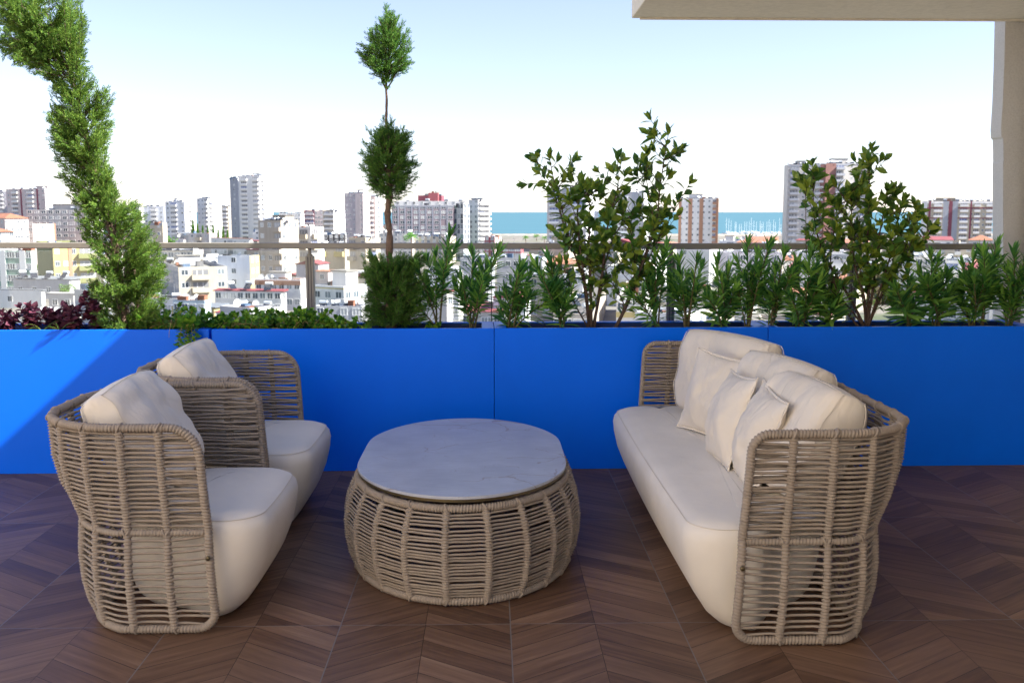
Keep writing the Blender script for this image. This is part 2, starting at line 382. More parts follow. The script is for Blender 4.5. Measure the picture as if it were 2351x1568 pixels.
g = G(); g.box((-1.0, 0, -8.0), (2.0, 12.0, 33.0)); g.build('walls', wallpaint('bounce_cream_wall', (.88, .75, .58), .1), wg)
sm_ = wallpaint('bounce_wing_shutters', (.62, .60, .55), .1)
for zz_ in (-1.4, 1.6, 4.6):
    for yy_ in (-3.6, 0.2, 3.6): g = G(); g.box((.01, yy_, zz_+1.0), (.04, 1.4, 1.3)); g.build('window', sm_, wg)  # windows only dress the added bounce wing
g = G(); g.box((4.62, .8, 1.35), (2.0, 11.6, 2.8), rz=BR); g.build('side_wall', M['stucco'], bd)

# ------------------------------------------------------------------ wicker furniture
def ucurve(a, xb, r, n=500, xf=0.0):
    L1 = xb - r; P = []
    k = 60
    for t in np.linspace(0, 1, k): P.append((xf - t*(L1 + xf*0), -a))
    for t in np.linspace(0, pi/2, k)[1:]: P.append((-(L1) - r*sin(t), -a + r - r*cos(t)))
    for t in np.linspace(0, 1, k)[1:-1]: P.append((-xb, (-a + r) + t*(2*a - 2*r)))
    for t in np.linspace(0, pi/2, k): P.append((-(L1) - r*cos(t), a - r + r*sin(t)))
    for t in np.linspace(0, 1, k)[1:]: P.append((-(L1) + t*L1, a))
    P = np.array(P); return P
class Shell:
    """surface(s, z) of a wicker wall over a plan curve, leaning in or out with height"""
    def __init__(s, P, closed, zs, side, back, lean=0.0, H=.74):
        s.closed = closed; s.H = H; s.lean = lean
        if closed: P = np.vstack([P, P[:1]])
        d = np.linalg.norm(np.diff(P, axis=0), axis=1); keep = np.r_[True, d > 1e-9]; P = P[keep]
        d = np.linalg.norm(np.diff(P, axis=0), axis=1); s.S = np.r_[0, np.cumsum(d)]; s.L = s.S[-1]; s.P = P
        T = np.gradient(P, axis=0)
        if closed: T[0] = T[-1] = (P[1] - P[-2])
        T /= np.linalg.norm(T, axis=1)[:, None]; s.N = np.stack([-T[:, 1], T[:, 0]], -1)
        c = P.mean(0); 
        if ((P - c) * s.N).sum() < 0: s.N = -s.N
        s.zs, s.side, s.back = zs, side, back
    def pt(s, t, z, out=0.0):
        t = np.asarray(t, float); z = np.broadcast_to(np.asarray(z, float), t.shape)
        tt = np.mod(t, s.L) if s.closed else np.clip(t, 0, s.L)
        x = np.interp(tt, s.S, s.P[:, 0]); y = np.interp(tt, s.S, s.P[:, 1])
        nx = np.interp(tt, s.S, s.N[:, 0]); ny = np.interp(tt, s.S, s.N[:, 1]); q = np.hypot(nx, ny) + 1e-9; nx, ny = nx/q, ny/q
        wb = np.clip(-nx, 0, 1) if not s.closed else np.zeros_like(nx)
        o = np.interp(z, s.zs, s.side)*(1-wb) + np.interp(z, s.zs, s.back)*wb + out
        e = np.minimum(tt, s.L - tt) if not s.closed else np.full(t.shape, 9.)
        x = x + nx*o + s.lean*(1 - z/s.H)*np.exp(-e/.28)
        return np.stack([x, y + ny*o, z], -1), np.stack([nx, ny, nx*0], -1)
def coil(g, sh, S, Z, r, pitch=.0115, sides=10, closed=False, out=0.0, depth=.30, m=0):
    # resample (S, Z) path and give it the wrapped-rope profile
    P, _ = sh.pt(S, Z, out); d = np.r_[0, np.cumsum(np.linalg.norm(np.diff(P, axis=0), axis=1))]; L = d[-1]
    n = max(8, int(L / pitch * 5)); q = np.linspace(0, L, n, endpoint=not closed)
    s2 = np.interp(q, d, S); z2 = np.interp(q, d, Z); P, N = sh.pt(s2, z2, out)
    a = np.arange(sides)/sides*2*pi
    jit = 1 + .02*np.random.randn(n)
    r2 = r*(1.03 - depth + depth*np.abs(np.sin(pi*q[:, None]/pitch + a[None]*.5)))*jit[:, None]
    g.tube(P, r2, sides, N, closed=closed, m=m, rb=None)
    return g
def lash(g, sh, s, z, r, out=0, ang=.5, m=0):
    P, N = sh.pt(np.array([s]), np.array([z]), out); P, N = P[0], N[0]
    T, _ = sh.pt(np.array([s+.01]), np.array([z]), out); T = (T[0]-P); T /= np.linalg.norm(T)
    up = np.array([0, 0, 1.]); ax = T*cos(ang) + up*sin(ang); b = np.cross(ax, N); b /= np.linalg.norm(b)
    a = np.linspace(0, 2*pi, 14)[:-1]; ring = P + r*1.02*(np.cos(a)[:, None]*N + np.sin(a)[:, None]*b)
    g.tube(ring, .0046, 6, closed=True, m=m)
def rows(g, sh, z0, z1, n, ribs, cut, rr=.0051, seed=0, zwarp=0.0, wob=.0016, m=0, inner=0.0, ph0=0.0):
    rs = np.random.RandomState(seed)
    for i in range(n):
        zi = z0 + (z1-z0)*(i+.5+ph0)/n
        c = cut(zi); s0, s1 = (c, sh.L-c) if not sh.closed else (0, sh.L)
        K = int((s1-s0)/.017); s = np.linspace(s0, s1, K, endpoint=not sh.closed)
        d = np.min(np.abs(s[:, None]-np.asarray(ribs)[None]), 1) if len(ribs) else np.ones(K)
        out = .0135*np.exp(-(d/.015)**2)*(1 if inner == 0 else -.8) - .005 - inner
        # sag between ribs, alternate slant in the bay next to the free edges
        ph = rs.rand()*6; z = zi + wob*np.sin(s*11+ph) + rs.randn()*.0007
        if not sh.closed:
            e = np.minimum(s-s0, s1-s); z = z + zwarp*np.exp(-e/.07)*(1 if zwarp and (zi-z0)/(z1-z0) < 2 else 0)*((zi-z0)/(z1-z0)-.35)
            z = z + (.0035 if i % 2 else -.0035)*np.exp(-(e/.09)**2)
        P, N = sh.pt(s, z, out); g.tube(P, rr, 5, N, closed=sh.closed, cap=False, m=m)
def ribs_geo(g, sh, ribs, z0, z1, pitch, m=0, w=.0145):
    for s in ribs:
        n = int((z1-z0)/pitch*5); z = np.linspace(z0, z1, n); S = np.full(n, s)
        P, N = sh.pt(S, z, .002); a = np.arange(8)/8*2*pi; k = np.abs(np.sin(pi*(z-z0)/pitch))
        jit = 1+.03*np.random.randn(n)
        g.tube(P, ((.0075+.0075*k)*jit)[:, None]*np.ones(8), 8, N, m=m, rb=(w*.66+.0065*k)*jit)
ZS = [0, .03, .08, .16, .25, .34, .375, .42, .50, .60, .74]
SIDE = [-.012, .002, .012, .018, .016, .004, -.006, -.002, .004, .008, .006]
BACK = [-.205, -.18, -.150, -.125, -.115, -.120, -.125, -.102, -.060, -.035, -.028]
def wicker_seat(name, label, cat, a, xb, r, loc, rz, nrib, seed, rt=.085):
    root = empty(name, loc, rz); tag(root, label, cat)
    H = .735; W = .365
    sh = Shell(ucurve(a, xb, r), False, ZS, SIDE, BACK, lean=.045, H=H)
    L = sh.L; ribs = [L*(i+1)/(nrib+1) for i in range(nrib)]
    rb_ = .07
    def cut(z):
        if z > H - rt: return rt - sqrt(max(0, rt*rt - (z-(H-rt))**2))
        if z < .02+rb_: return rb_ - sqrt(max(0, rb_*rb_ - ((.02+rb_)-z)**2))
        return 0.0
    S = []; Z = []
    def arc(c_s, c_z, rr, a0, a1, flip):
        for t in np.linspace(a0, a1, 12):
            s_ = c_s + rr*cos(t); S.append(L - s_ if flip else s_); Z.append(c_z + rr*sin(t))
    for s in np.linspace(rt+.01, L-rt-.01, 160): S.append(s); Z.append(H)
    arc(rt, H-rt, rt, pi/2, pi, True)
    for z in np.linspace(H-rt-.01, .02+rb_+.01, 30): S.append(L); Z.append(z)
    arc(rb_, .02+rb_, rb_, pi, 1.5*pi, True)
    for s in np.linspace(L-rb_-.01, rb_+.01, 160): S.append(s); Z.append(.02)
    arc(rb_, .02+rb_, rb_, 1.5*pi, pi, False)
    for z in np.linspace(.02+rb_+.01, H-rt-.01, 30): S.append(0.); Z.append(z)
    arc(rt, H-rt, rt, pi, pi/2, False)
    S = np.array(S+[S[0]]); Z = np.array(Z+[Z[0]])
    g = G(); coil(g, sh, S, Z, .0158); 
    for s in ribs: lash(g, sh, s, H, .0165, 0, .45); lash(g, sh, s, .02, .0165, 0, -.4)
    g.build('wrapped_frame', M['rope'], root, True)
    g = G(); coil(g, sh, np.linspace(.012, L-.012, 300), np.full(300, W), .0125)
    for s in ribs: lash(g, sh, s, W, .014, 0, .6); lash(g, sh, s+.01, W, .014, 0, -.5)
    g.build('waist_rail', M['rope'], root, True)
    g = G(); rows(g, sh, W+.018, H-.012, 21, ribs, cut, seed=seed, zwarp=0.0); rows(g, sh, .037, W-.016, 14, ribs, cut, seed=seed+5, zwarp=.03)
    rows(g, sh, W+.022, H-.02, 20, ribs, cut, seed=seed+11, inner=.020, ph0=.3, wob=.004)
    g.build('rope_weave', M['rope'], root, True)
    g = G(); ribs_geo(g, sh, ribs, W, H-.01, .0105); ribs_geo(g, sh, ribs, .025, W, .0115)
    g.build('ribs', M['rope'], root, True)
    for sd in (0.0, L):
        P, N = sh.pt(np.array([sd]), np.array([.285]), .019); g = G(); g.tube([P[0]-N[0]*.003, P[0]+N[0]*.004], .0085, 12); g.build('screw', M['bronze'], root, True)
    # upholstered base: lofted rounded block, wider at its belly, seam just under the top edge
    g = G(); zz = [.006, .012, .05, .12, .20, .28, .335, .365, .385, .398, .406, .410, .412]
    fr = [.035, .055, .095, .140, .172, .190, .196, .190, .175, .153, .124, .055, -.005]
    sd = [.085, .06, .040, .022, .010, .004, .004, .008, .020, .040, .070, .14, .20]
    bk = xb - .23
    def ring(z, f, o, K=120):
        x1, x0, h = f, -(bk - o*.8), a - .045 - o; rc = max(.03, .13 - o*.3); rcb = min(r*.75, h - .012)
        cs = [(x1-rc, -h+rc, rc, -pi/2, 0), (x1-rc, h-rc, rc, 0, pi/2), (x0+rcb, h-rcb, rcb, pi/2, pi), (x0+rcb, -h+rcb, rcb, pi, 1.5*pi)]
        P = []
        for cx, cy, rr, t0, t1 in cs:
            for t in np.linspace(t0, t1, 16): P.append((cx + rr*cos(t), cy + rr*sin(t)))
        P = np.array(P); P = np.vstack([P, P[:1]]); d = np.r_[0, np.cumsum(np.linalg.norm(np.diff(P, axis=0), axis=1))]
        # keep the same vertex-to-corner map for every ring
        out = []
        for c in range(4):
            seg = P[c*16:(c+1)*16]; out.append(seg); nx = P[(c+1)*16] if c < 3 else P[0]
            out.append(np.array([seg[-1] + (nx-seg[-1])*t for t in np.linspace(0, 1, 14)[1:-1]]))
        P = np.vstack(out); P[:, 0] += .012*np.sin(P[:, 1]/h*1.57+1.57)*(P[:, 0] > 0); P[:, 1] -= np.sign(P[:, 1])*(.10 if a < .6 else .20)*np.clip((-P[:, 0]-(.0 if a < .6 else .06))/.12, 0, 1)*np.clip((.40-z)/.05, 0, 1)*np.clip(np.abs(P[:, 1])/.2, 0, 1)
        return np.c_[P, np.full(len(P), z)]
    Rg = [ring(z, f, o) for z, f, o in zip(zz, fr, sd)]; n = len(Rg[0])
    c0_ = (Rg[12].min(0)+Rg[12].max(0))/2
    for k, (zf, sh_) in enumerate([(.4128, .2), (.4135, .4), (.4140, .6), (.4144, .8), (.4147, .95)]):
        q = Rg[12].copy(); q[:, :2] = c0_[:2] + (q[:, :2]-c0_[:2])*(1-sh_); q[:, 2] = zf; Rg.append(q)
    V = np.vstack(Rg); i = np.arange(len(Rg)-1)[:, None]*n; j = np.arange(n)[None]; j2 = (j+1) % n
    g.add(V, np.stack([i+j, i+j2, i+n+j2, i+n+j], -1).reshape(-1, 4)); 
    cidx = g.n; g.add([(c0_[0], c0_[1], .4148), (Rg[0].mean(0)[0], 0, .004)], np.zeros((0, 3), int))
    b = (len(Rg)-1)*n; g.F.append((np.array([(b+k, b+(k+1) % n, cidx) for k in range(n)]), 0)); g.F.append((np.array([((k+1) % n, k, cidx+1) for k in range(n)]), 0))
    base = g.build('seat_base', M['cream_seat'], root, True)
    sm = ring(.3865, .176, .0195); sm2 = sm.copy(); g = G(); g.tube(sm2, .0013, 5, closed=True); g.build('seam', M['thread'], base, True)
    return root
ch1 = wicker_seat('armchair', 'front beige rope armchair with cream seat, nearest of the two on the left', 'armchair', .425, .63, .33, (-.995, 3.785, 0), 0.0, 13, 3, .10)
ch2 = copy_tree(ch1); ch2.location = (-1.01, 4.745, 0); ch2['label'] = 'rear beige rope armchair with cream seat, standing by the blue planters behind the front one'
for c in (ch1, ch2): c['group'] = 'pair of rope armchairs'
sofa = wicker_seat('sofa', 'long beige rope sofa with cream seat on the right facing the coffee table', 'sofa', 1.14, .625, .29, (.865, 4.36, 0), pi, 23, 9, .06)

# coffee table
tb = empty('coffee_table', (-.118, 4.30, 0)); tag(tb, 'low oval rope coffee table with grey veined stone top in the middle of the terrace', 'table')
def stadium(w, l, n=40):
    r = w; s = l - w; P = []
    for t in np.linspace(0, pi, n): P.append((r*cos(t), s + r*sin(t)*1.0))
    for t in np.linspace(pi, 2*pi, n): P.append((r*cos(t), -s + r*sin(t)*1.0))
    return np.array(P)
def oval(w, l, n=240, e1=2.0):
    # truncated oval: gently bowed ends, short straight flanks, tight corners
    P = []
    t = np.linspace(0, 2*pi, n, endpoint=False)
    # ends: elliptical arcs meeting short straight flanks at a soft corner
    fl, rc = .24, .10; pts = []
    for sy in (1, -1):
        a = np.linspace(radians(14), radians(166), 60); ex = w*1.03*np.cos(a); ey = fl + (l-fl)*((np.sin(a)-sin(radians(14)))/(1-sin(radians(14))))
        seg = np.stack([ex*sy, ey*sy], -1); pts.append(seg)
    P = np.vstack(pts); P = np.vstack([P, P[:1]]); d = np.r_[0, np.cumsum(np.linalg.norm(np.diff(P, axis=0), axis=1))]; q = np.linspace(0, d[-1], n, endpoint=False)
    P = np.stack([np.interp(q, d, P[:, k]) for k in range(2)], -1)
    for _ in range(30): P = (np.roll(P, 1, 0)+2*P+np.roll(P, -1, 0))/4
    return P*np.array([w/np.abs(P[:, 0]).max(), l/np.abs(P[:, 1]).max()])
TP = oval(.432, .70)
zs = [0, .03, .08, .15, .22, .29, .34, .39]; of = [.0, .015, .036, .050, .054, .042, .022, -.012]
sh = Shell(TP, True, zs, of, of, 0, .4); L = sh.L; nr = 26; ribs = [L*(i+.5)/nr for i in range(nr)]
g = G(); q = np.linspace(0, L, 400); coil(g, sh, q, np.full(400, .372), .0165); 
for s in ribs: lash(g, sh, s, .372, .0170, 0, .5)
g.build('top_ring', M['rope'], tb, True)
g = G(); coil(g, sh, q, np.full(400, .019), .0165)
for s in ribs: lash(g, sh, s, .019, .0170, 0, -.4)
g.build('bottom_ring', M['rope'], tb, True)
g = G(); rows(g, sh, .034, .358, 24, [r_ for r_ in ribs] + [ribs[0]+L], lambda z: 0, seed=21, wob=.0022, rr=.0050); g.build('rope_weave', M['rope'], tb, True)
g = G(); ribs_geo(g, sh, ribs, .025, .368, .0105); g.build('ribs', M['rope'], tb, True)
def slab(P, z0, z1, mats, name, parent, bev=.0015):
    g = G(); g.prism([tuple(p) for p in P], z0, z1); return bevel(g.build(name, mats, parent), bev)
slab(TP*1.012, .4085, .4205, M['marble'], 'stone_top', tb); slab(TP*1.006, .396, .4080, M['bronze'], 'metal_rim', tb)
slab(TP*.93, .389, .3955, M['dark'], 'support_plate', tb)

# ------------------------------------------------------------------ cushions
def cushion(name, label, W, Hh, T, loc, yaw, lean, box=True, seed=0, roll=0.0, puff=1.0, group=None):
    """stands on its lower edge at loc, front towards -y before yaw; lean tips the top back"""
    rs = np.random.RandomState(seed); N = 34
    u = np.linspace(-1, 1, N); v = np.linspace(-1, 1, N); Uu, Vv = np.meshgrid(u, v)
    if box:
        prof = (1-np.abs(Uu)**5.0)**.42*(1-np.abs(Vv)**5.0)**.42
        # pull the outline's corners in and round it
        X = Uu*W/2*(1-.035*Vv**2-.03*np.abs(Uu*Vv)**3); Z = Vv*Hh/2*(1-.05*Uu**2-.03*np.abs(Uu*Vv)**3)
    else:
        prof = (np.cos(Uu*pi/2)**.62)*(np.cos(Vv*pi/2)**.62)
        X = Uu*W/2*(1-.085*(1-Vv**2)*Uu**2); Z = Vv*Hh/2*(1-.085*(1-Uu**2)*Vv**2)
    wr = np.zeros_like(Uu)
    for k in range(14):
        a = rs.uniform(0, pi); f = rs.uniform(2.2, 9); wr += rs.uniform(.3, 1)*np.sin(f*(Uu*cos(a)+Vv*sin(a))*2+rs.rand()*6)/f
    # pleats running in from the edges
    ed = np.maximum(np.abs(Uu), np.abs(Vv)); pl = np.sin((Uu*9+rs.rand()*3)+2*np.sin(Vv*3))*np.abs(Vv)**4 + np.sin((Vv*8+rs.rand()*3)+2*np.sin(Uu*3))*np.abs(Uu)**4
    slump = -.35*T*np.clip(Vv, 0, 1)**2
    th = T/2*prof*puff
    yf = -(th*(1+.15*wr)) + .010*pl*prof; yb = th*(1+.12*np.roll(wr, 5, 1))
    X = X + .008*wr; 
    g = G(); idx = np.arange(N*N).reshape(N, N)
    F1 = np.stack([idx[:-1, :-1], idx[:-1, 1:], idx[1:, 1:], idx[1:, :-1]], -1).reshape(-1, 4)
    V = np.vstack([np.stack([X, yf, Z+Hh/2], -1).reshape(-1, 3), np.stack([X, yb, Z+Hh/2], -1).reshape(-1, 3)])
    F2 = (F1 + N*N)[:, ::-1]
    g.add(V, np.vstack([F1, F2]))
    # join borders
    bd_ = np.r_[idx[0, :-1], idx[:-1, -1], idx[-1, ::-1][:-1], idx[::-1, 0][:-1]]; b2 = np.roll(bd_, -1)
    g.F.append((np.stack([bd_, bd_+N*N, b2+N*N, b2], -1), 0))
    o = g.build(name, M['cream'], None, True)
    w_ = o.modifiers.new('weld', 'WELD'); w_.merge_threshold = .0008
    s_ = o.modifiers.new('sub', 'SUBSURF'); s_.levels = s_.render_levels = 1
    Mx = Matrix.Translation(loc) @ Matrix.Rotation(yaw, 4, 'Z') @ Matrix.Rotation(-lean, 4, 'X') @ Matrix.Rotation(roll, 4, 'Y')
    o.matrix_world = Mx
    tag(o, label, 'cushion', group)
    # seams: front and back piping for box cushions, a flange for knife-edge ones
    if box:
        for nm, Y_, sgn in (('front_piping', yf, -1), ('back_piping', yb, 1)):
            k = 1; ii = np.r_[idx[k, k:-k-1], idx[k:-k-1, -k-1], idx[-k-1, k+1:-k][::-1], idx[k+1:-k, k][::-1]]
            P = np.stack([X, Y_, Z+Hh/2], -1).reshape(-1, 3)[ii]; P[:, 1] += sgn*.001; P[:, [0, 2]] = P[:, [0, 2]]*[1.012, 1.0]
            g = G(); g.tube(P, .0018, 5, closed=True); p_ = g.build(nm, M['thread'], None, True); p_.parent = o
    else:
        P = np.stack([X, 0*X, Z+Hh/2], -1).reshape(-1, 3)[bd_]; c = np.array([0, 0, Hh/2]); n = len(P)
        rad = P-c; rad /= np.linalg.norm(rad, axis=1)[:, None]
        wv = .004*np.sin(np.arange(n)*1.3+rs.rand()*5)*rs.rand(n)
        Q = P + rad*.007; Q[:, 1] += wv; g = G()
        V = np.vstack([P-rad*.006+[0, -.0025, 0], Q+[0, -.0025, 0], Q+[0, .0025, 0], P-rad*.006+[0, .0025, 0]]); i = np.arange(n); j = (i+1) % n
        g.add(V, np.vstack([np.stack([i+k*n, j+k*n, j+((k+1) % 4)*n, i+((k+1) % 4)*n], -1) for k in range(4)]))
        p_ = g.build('stitched_flange', M['cream'], None, True); p_.parent = o
    return o
cushion('back_cushion', 'plump cream back cushion in the front armchair', .60, .46, .22, (-1.20, 3.78, .425), R2(92), R2(29), seed=2)
cushion('back_cushion', 'plump cream back cushion in the rear armchair', .60, .46, .21, (-1.25, 4.74, .425), R2(91), R2(28), seed=5)
cushion('back_cushion', 'big upright cream cushion in the far corner of the sofa', .74, .455, .19, (1.14, 4.90, .418), R2(-67), R2(10), seed=11)
cushion('back_cushion', 'big cream cushion in the middle of the sofa back, behind the small pillows', .66, .45, .22, (1.16, 4.20, .418), R2(-78), R2(18), seed=12)
cushion('back_cushion', 'big cream cushion at the near end of the sofa, behind the near arm', .58, .46, .24, (1.07, 3.70, .415), R2(-84), R2(27), seed=13)
cushion('throw_pillow', 'small cream pillow farthest back in the row of three on the sofa', .42, .40, .17, (1.02, 4.60, .408), R2(-60), R2(13), False, 21, roll=R2(4))
cushion('throw_pillow', 'small cream pillow in the middle of the row of three on the sofa', .41, .39, .17, (.965, 4.16, .405), R2(-90), R2(17), False, 22, roll=R2(-4))
cushion('throw_pillow', 'small cream pillow nearest the sofa arm in the row of three', .41, .39, .17, (.985, 3.80, .405), R2(-92), R2(17), False, 23, roll=R2(3))

# ------------------------------------------------------------------ planting
def scatter(g, TV, TF, pos, zdir, scale, hint=None, m=0, jit=0.0):
    """copies of a small template (its own +z along zdir) merged into one mesh"""
    pos = np.asarray(pos, float); k = len(pos)
    if k == 0: return g
    Z = np.asarray(zdir, float); Z = Z/(np.linalg.norm(Z, axis=1)[:, None]+1e-9)
    h = np.random.randn(k, 3) if hint is None else np.asarray(hint, float)
    X = np.cross(h, Z); X /= np.linalg.norm(X, axis=1)[:, None]+1e-9; Y = np.cross(Z, X)
    sc = np.asarray(scale, float); sc = sc[:, None]*np.ones(3) if sc.ndim == 1 else sc
    T = np.asarray(TV, float)
    V = pos[:, None] + (T[None, :, 0:1]*sc[:, None, 0:1])*X[:, None] + (T[None, :, 1:2]*sc[:, None, 1:2])*Y[:, None] + (T[None, :, 2:3]*sc[:, None, 2:3])*Z[:, None]
    F = np.asarray(TF)
    g.add(V.reshape(-1, 3), (F[None]+np.arange(k)[:, None, None]*len(T)).reshape(-1, F.shape[1]), m); return g
def unit(v): v = np.asarray(v, float); return v/(np.linalg.norm(v, axis=-1, keepdims=True)+1e-9)

def spray_template(seed, pairs=6):
    rs = np.random.RandomState(seed); V = []; F = []
    def blade(p, d, L, wd):
        d = unit(d); s = unit(np.cross(d, rs.randn(3))); b = len(V)
        V.extend([p, p+d*L*.45+s*wd, p+d*L, p+d*L*.45-s*wd]); F.append((b, b+1, b+2, b+3))
    blade(np.array([0, 0, .0]), np.array([.02, 0, 1.]), 1.0, .030)
    for i in range(pairs):
        h = .10+.80*i/pairs
        for sx in (-1, 1):
            az = rs.randn()*.5; d = np.array([sx*cos(az), sin(az), rs.uniform(.8, 1.5)])
            L = (.40*(1-h*.55))*rs.uniform(.8, 1.25); p = np.array([0, 0, h]); blade(p, d, L, .032)
            q = p+unit(d)*L*.5; blade(q, d+np.array([-sx*.7, rs.randn()*.4, .5]), L*.55, .026)
    return np.array(V), np.array(F)
SPR = [spray_template(s) for s in range(5)]
def conifer_branches(gf, gt, O, Tp, per=22, size=.055, spread=.022, up=.0, seed=0):
    """each branch is a thin twig from O to Tp, dressed with feathery sprays"""
    rs = np.random.RandomState(seed)
    for o, t in zip(O, Tp):
        L = np.linalg.norm(t-o); n = max(4, int(per*L/.2*rs.uniform(.8, 1.2)))
        c = (o+t)/2 + rs.randn(3)*L*.06 - np.array([0, 0, L*.08])
        q = np.linspace(0, 1, 6)[:, None]; path = (1-q)**2*o + 2*q*(1-q)*c + q*q*t
        gt.tube(path, np.linspace(.0032, .0010, 6), 4, cap=False)
        u = rs.uniform(.18, 1, n)**.75; P = (1-u[:, None])**2*o + 2*u[:, None]*(1-u[:, None])*c + u[:, None]**2*t
        D = unit(2*(1-u[:, None])*(c-o)+2*u[:, None]*(t-c))
        side = rs.randn(n, 3); side -= (side*D).sum(1)[:, None]*D; side = unit(side)
        dd = D + side*rs.uniform(.25, .95, n)[:, None] + np.array([0, 0, up])
        P = P + side*spread*rs.uniform(0, 1, n)[:, None]*(1.1-u[:, None])
        s = size*rs.uniform(.65, 1.3, n)*(1.1-.35*u)
        k = rs.randint(0, 5, n)
        for j in range(5):
            mk = k == j
            if mk.any(): scatter(gf, *SPR[j], P[mk], dd[mk], s[mk], hint=rs.randn(mk.sum(), 3))

def px_path(pts, Y):
    return np.array([PY(x, y, Y if len(q) == 0 else Y + q[0]) for x, y, *q in pts])
YP = 5.76
# twisted juniper on the left: trunk follows the photographed curve
jt = empty('juniper_tree', tuple(PY(285, 752, YP) * [1, 1, 0] + [0, 0, .77]))
tag(jt, 'tall twisted juniper with feathery yellow-green foliage leaning out of the leftmost planter', 'tree')
def local(o, V): return V - np.array(o.location)
spine = px_path([(286, 756), (280, 700), (272, 640), (262, 560), (250, 500), (222, 420), (207, 350), (192, 290), (174, 215), (158, 160), (120, 105), (80, 60), (50, 10), (30, -60)], YP)
d = np.r_[0, np.cumsum(np.linalg.norm(np.diff(spine, axis=0), axis=1))]; d /= d[-1]
def sp(t): return np.stack([np.interp(t, d, spine[:, k]) for k in range(3)], -1)
g = G(); q = np.linspace(0, 1, 60); P = sp(q); P[:, 0] += .006*np.sin(q*60); g.tube(local(jt, P), np.interp(q, [0, .1, .5, 1], [.034, .026, .013, .006])*(1+.1*np.random.randn(60)), 9)
g2p = px_path([(300, 756), (318, 700), (312, 640), (300, 590)], YP+.03); g.tube(local(jt, g2p), [.02, .016, .012, .006], 7)
g.build('trunk', M['bark'], jt, True)
rs = np.random.RandomState(4); gf = G(); gt = G()
# crown outline by image height: (y, left, right) in photograph units
OUT = [(-40, -60, 150), (0, -20, 185), (40, -10, 190), (90, -10, 196), (120, 0, 185), (150, 60, 200), (185, 135, 215), (215, 128, 258), (260, 108, 262), (300, 118, 248), (350, 118, 250), (400, 138, 250), (440, 160, 268), (480, 170, 318),
       (520, 185, 335), (560, 205, 360), (600, 215, 375), (640, 205, 375), (670, 185, 375), (700, 196, 385), (730, 210, 350), (752, 225, 335)]
oy = [a[0] for a in OUT]; ol = [a[1] for a in OUT]; orr = [a[2] for a in OUT]
O = []; T = []
for k in range(520):
    y = rs.uniform(-40, 752); l, r = np.interp(y, oy, ol), np.interp(y, oy, orr)
    if rs.rand() > (r-l)/190+.35: continue
    x = l+(r-l)*rs.beta(.68, .68); dp = rs.uniform(-.22, .18)*min(1.3, (r-l)/150)
    tip = PY(x, y, YP+dp)
    # origin: a bit lower on the spine
    zt = tip[2]-rs.uniform(.06, .20)*(1 if y > 130 else .2) - (0 if y > 130 else 0)
    j = np.argmin(np.abs(P[:, 2]-zt)); o = P[j].copy()
    if y < 165: o = sp(np.array([rs.uniform(.66, .90)]))[0]
    v = tip-o; Lm = np.linalg.norm(v)
    O.append(o if Lm < .40 or y < 165 else tip-v/Lm*.40); T.append(tip)
conifer_branches(gf, gt, [local(jt, o) for o in O], [local(jt, t) for t in T], per=19, size=.064, seed=5)
gf.build('foliage', M['juniper'], jt); gt.build('twigs', M['stem_dark'], jt)

# ball topiary
tt = empty('topiary_tree', tuple(PY(898, 750, YP) * [1, 1, 0] + [0, 0, .77]))
tag(tt, 'slim topiary conifer clipped into three tiers of dark green foliage on a bare trunk', 'tree')
spine2 = px_path([(898, 756), (896, 700), (897, 640), (895, 575), (891, 500), (893, 465), (894, 400), (892, 330), (889, 290), (886, 245), (887, 205), (890, 150), (893, 90), (897, 40)], YP)
g = G(); t_ = np.linspace(0, 1, 80); d2 = np.r_[0, np.cumsum(np.linalg.norm(np.diff(spine2, axis=0), axis=1))]; d2 /= d2[-1]
Pt = np.stack([np.interp(t_, d2, spine2[:, k]) for k in range(3)], -1); Pt[:, 0] += .004*np.sin(t_*45)
g.tube(local(tt, Pt), np.interp(t_, [0, .2, .3, .5, .62, .8, 1], [.030, .020, .0185, .016, .0085, .0065, .002])*(1+.10*np.random.randn(80)), 9)
for xx in (868, 912): g.tube(local(tt, px_path([(887, 207), ((887+xx)/2, 188), (xx, 160)], YP)), [.0055, .004, .002], 5)
g.build('trunk', M['bark'], tt, True)
def tier(name, cx, cy, rx, ry, rd, oy0, oy1, n, seed, flat=0.0, size=.045, per=22):
    rs = np.random.RandomState(seed); gf = G(); gt = G(); O = []; T = []
    for k in range(n):
        v = rs.randn(3); v /= np.linalg.norm(v); rad = rs.uniform(.35, 1.06)**.5
        x = cx+v[0]*rx*rad; y = cy-v[2]*ry*rad; dp = v[1]*rd*rad
        if flat: v2 = np.clip(v*1.35, -.92, .92); x = cx+v2[0]*rx*rad; y = cy-v2[2]*ry*rad
        if name == 'top_tier':   # vase shape: narrow at the foot
            fy = (y-(cy-ry))/(2*ry); x = cx+(x-cx)*np.interp(fy, [0, .15, .4, .65, .85, 1], [.35, .62, .95, 1.08, .8, .15])
        tip = PY(x, y, YP+dp)
        yo = np.interp((y-(cy-ry))/(2*ry), [0, 1], [oy0, oy1]); o = PY(np.interp(yo, [40, 205, 290, 465, 575, 750], [897, 887, 889, 893, 895, 898]), yo, YP)
        v3 = tip-o; Lm = np.linalg.norm(v3)
        O.append(o if Lm < .26 else tip-v3/Lm*.26); T.append(tip)
    conifer_branches(gf, gt, [local(tt, o) for o in O], [local(tt, t) for t in T], per=per, size=size, seed=seed, up=.25)
    f = gf.build(name, M['topiary'], tt); gt.build('twigs', M['stem_dark'], f)
tier('top_tier', 887, 108, 62, 92, .13, 90, 204, 130, 31, size=.050)
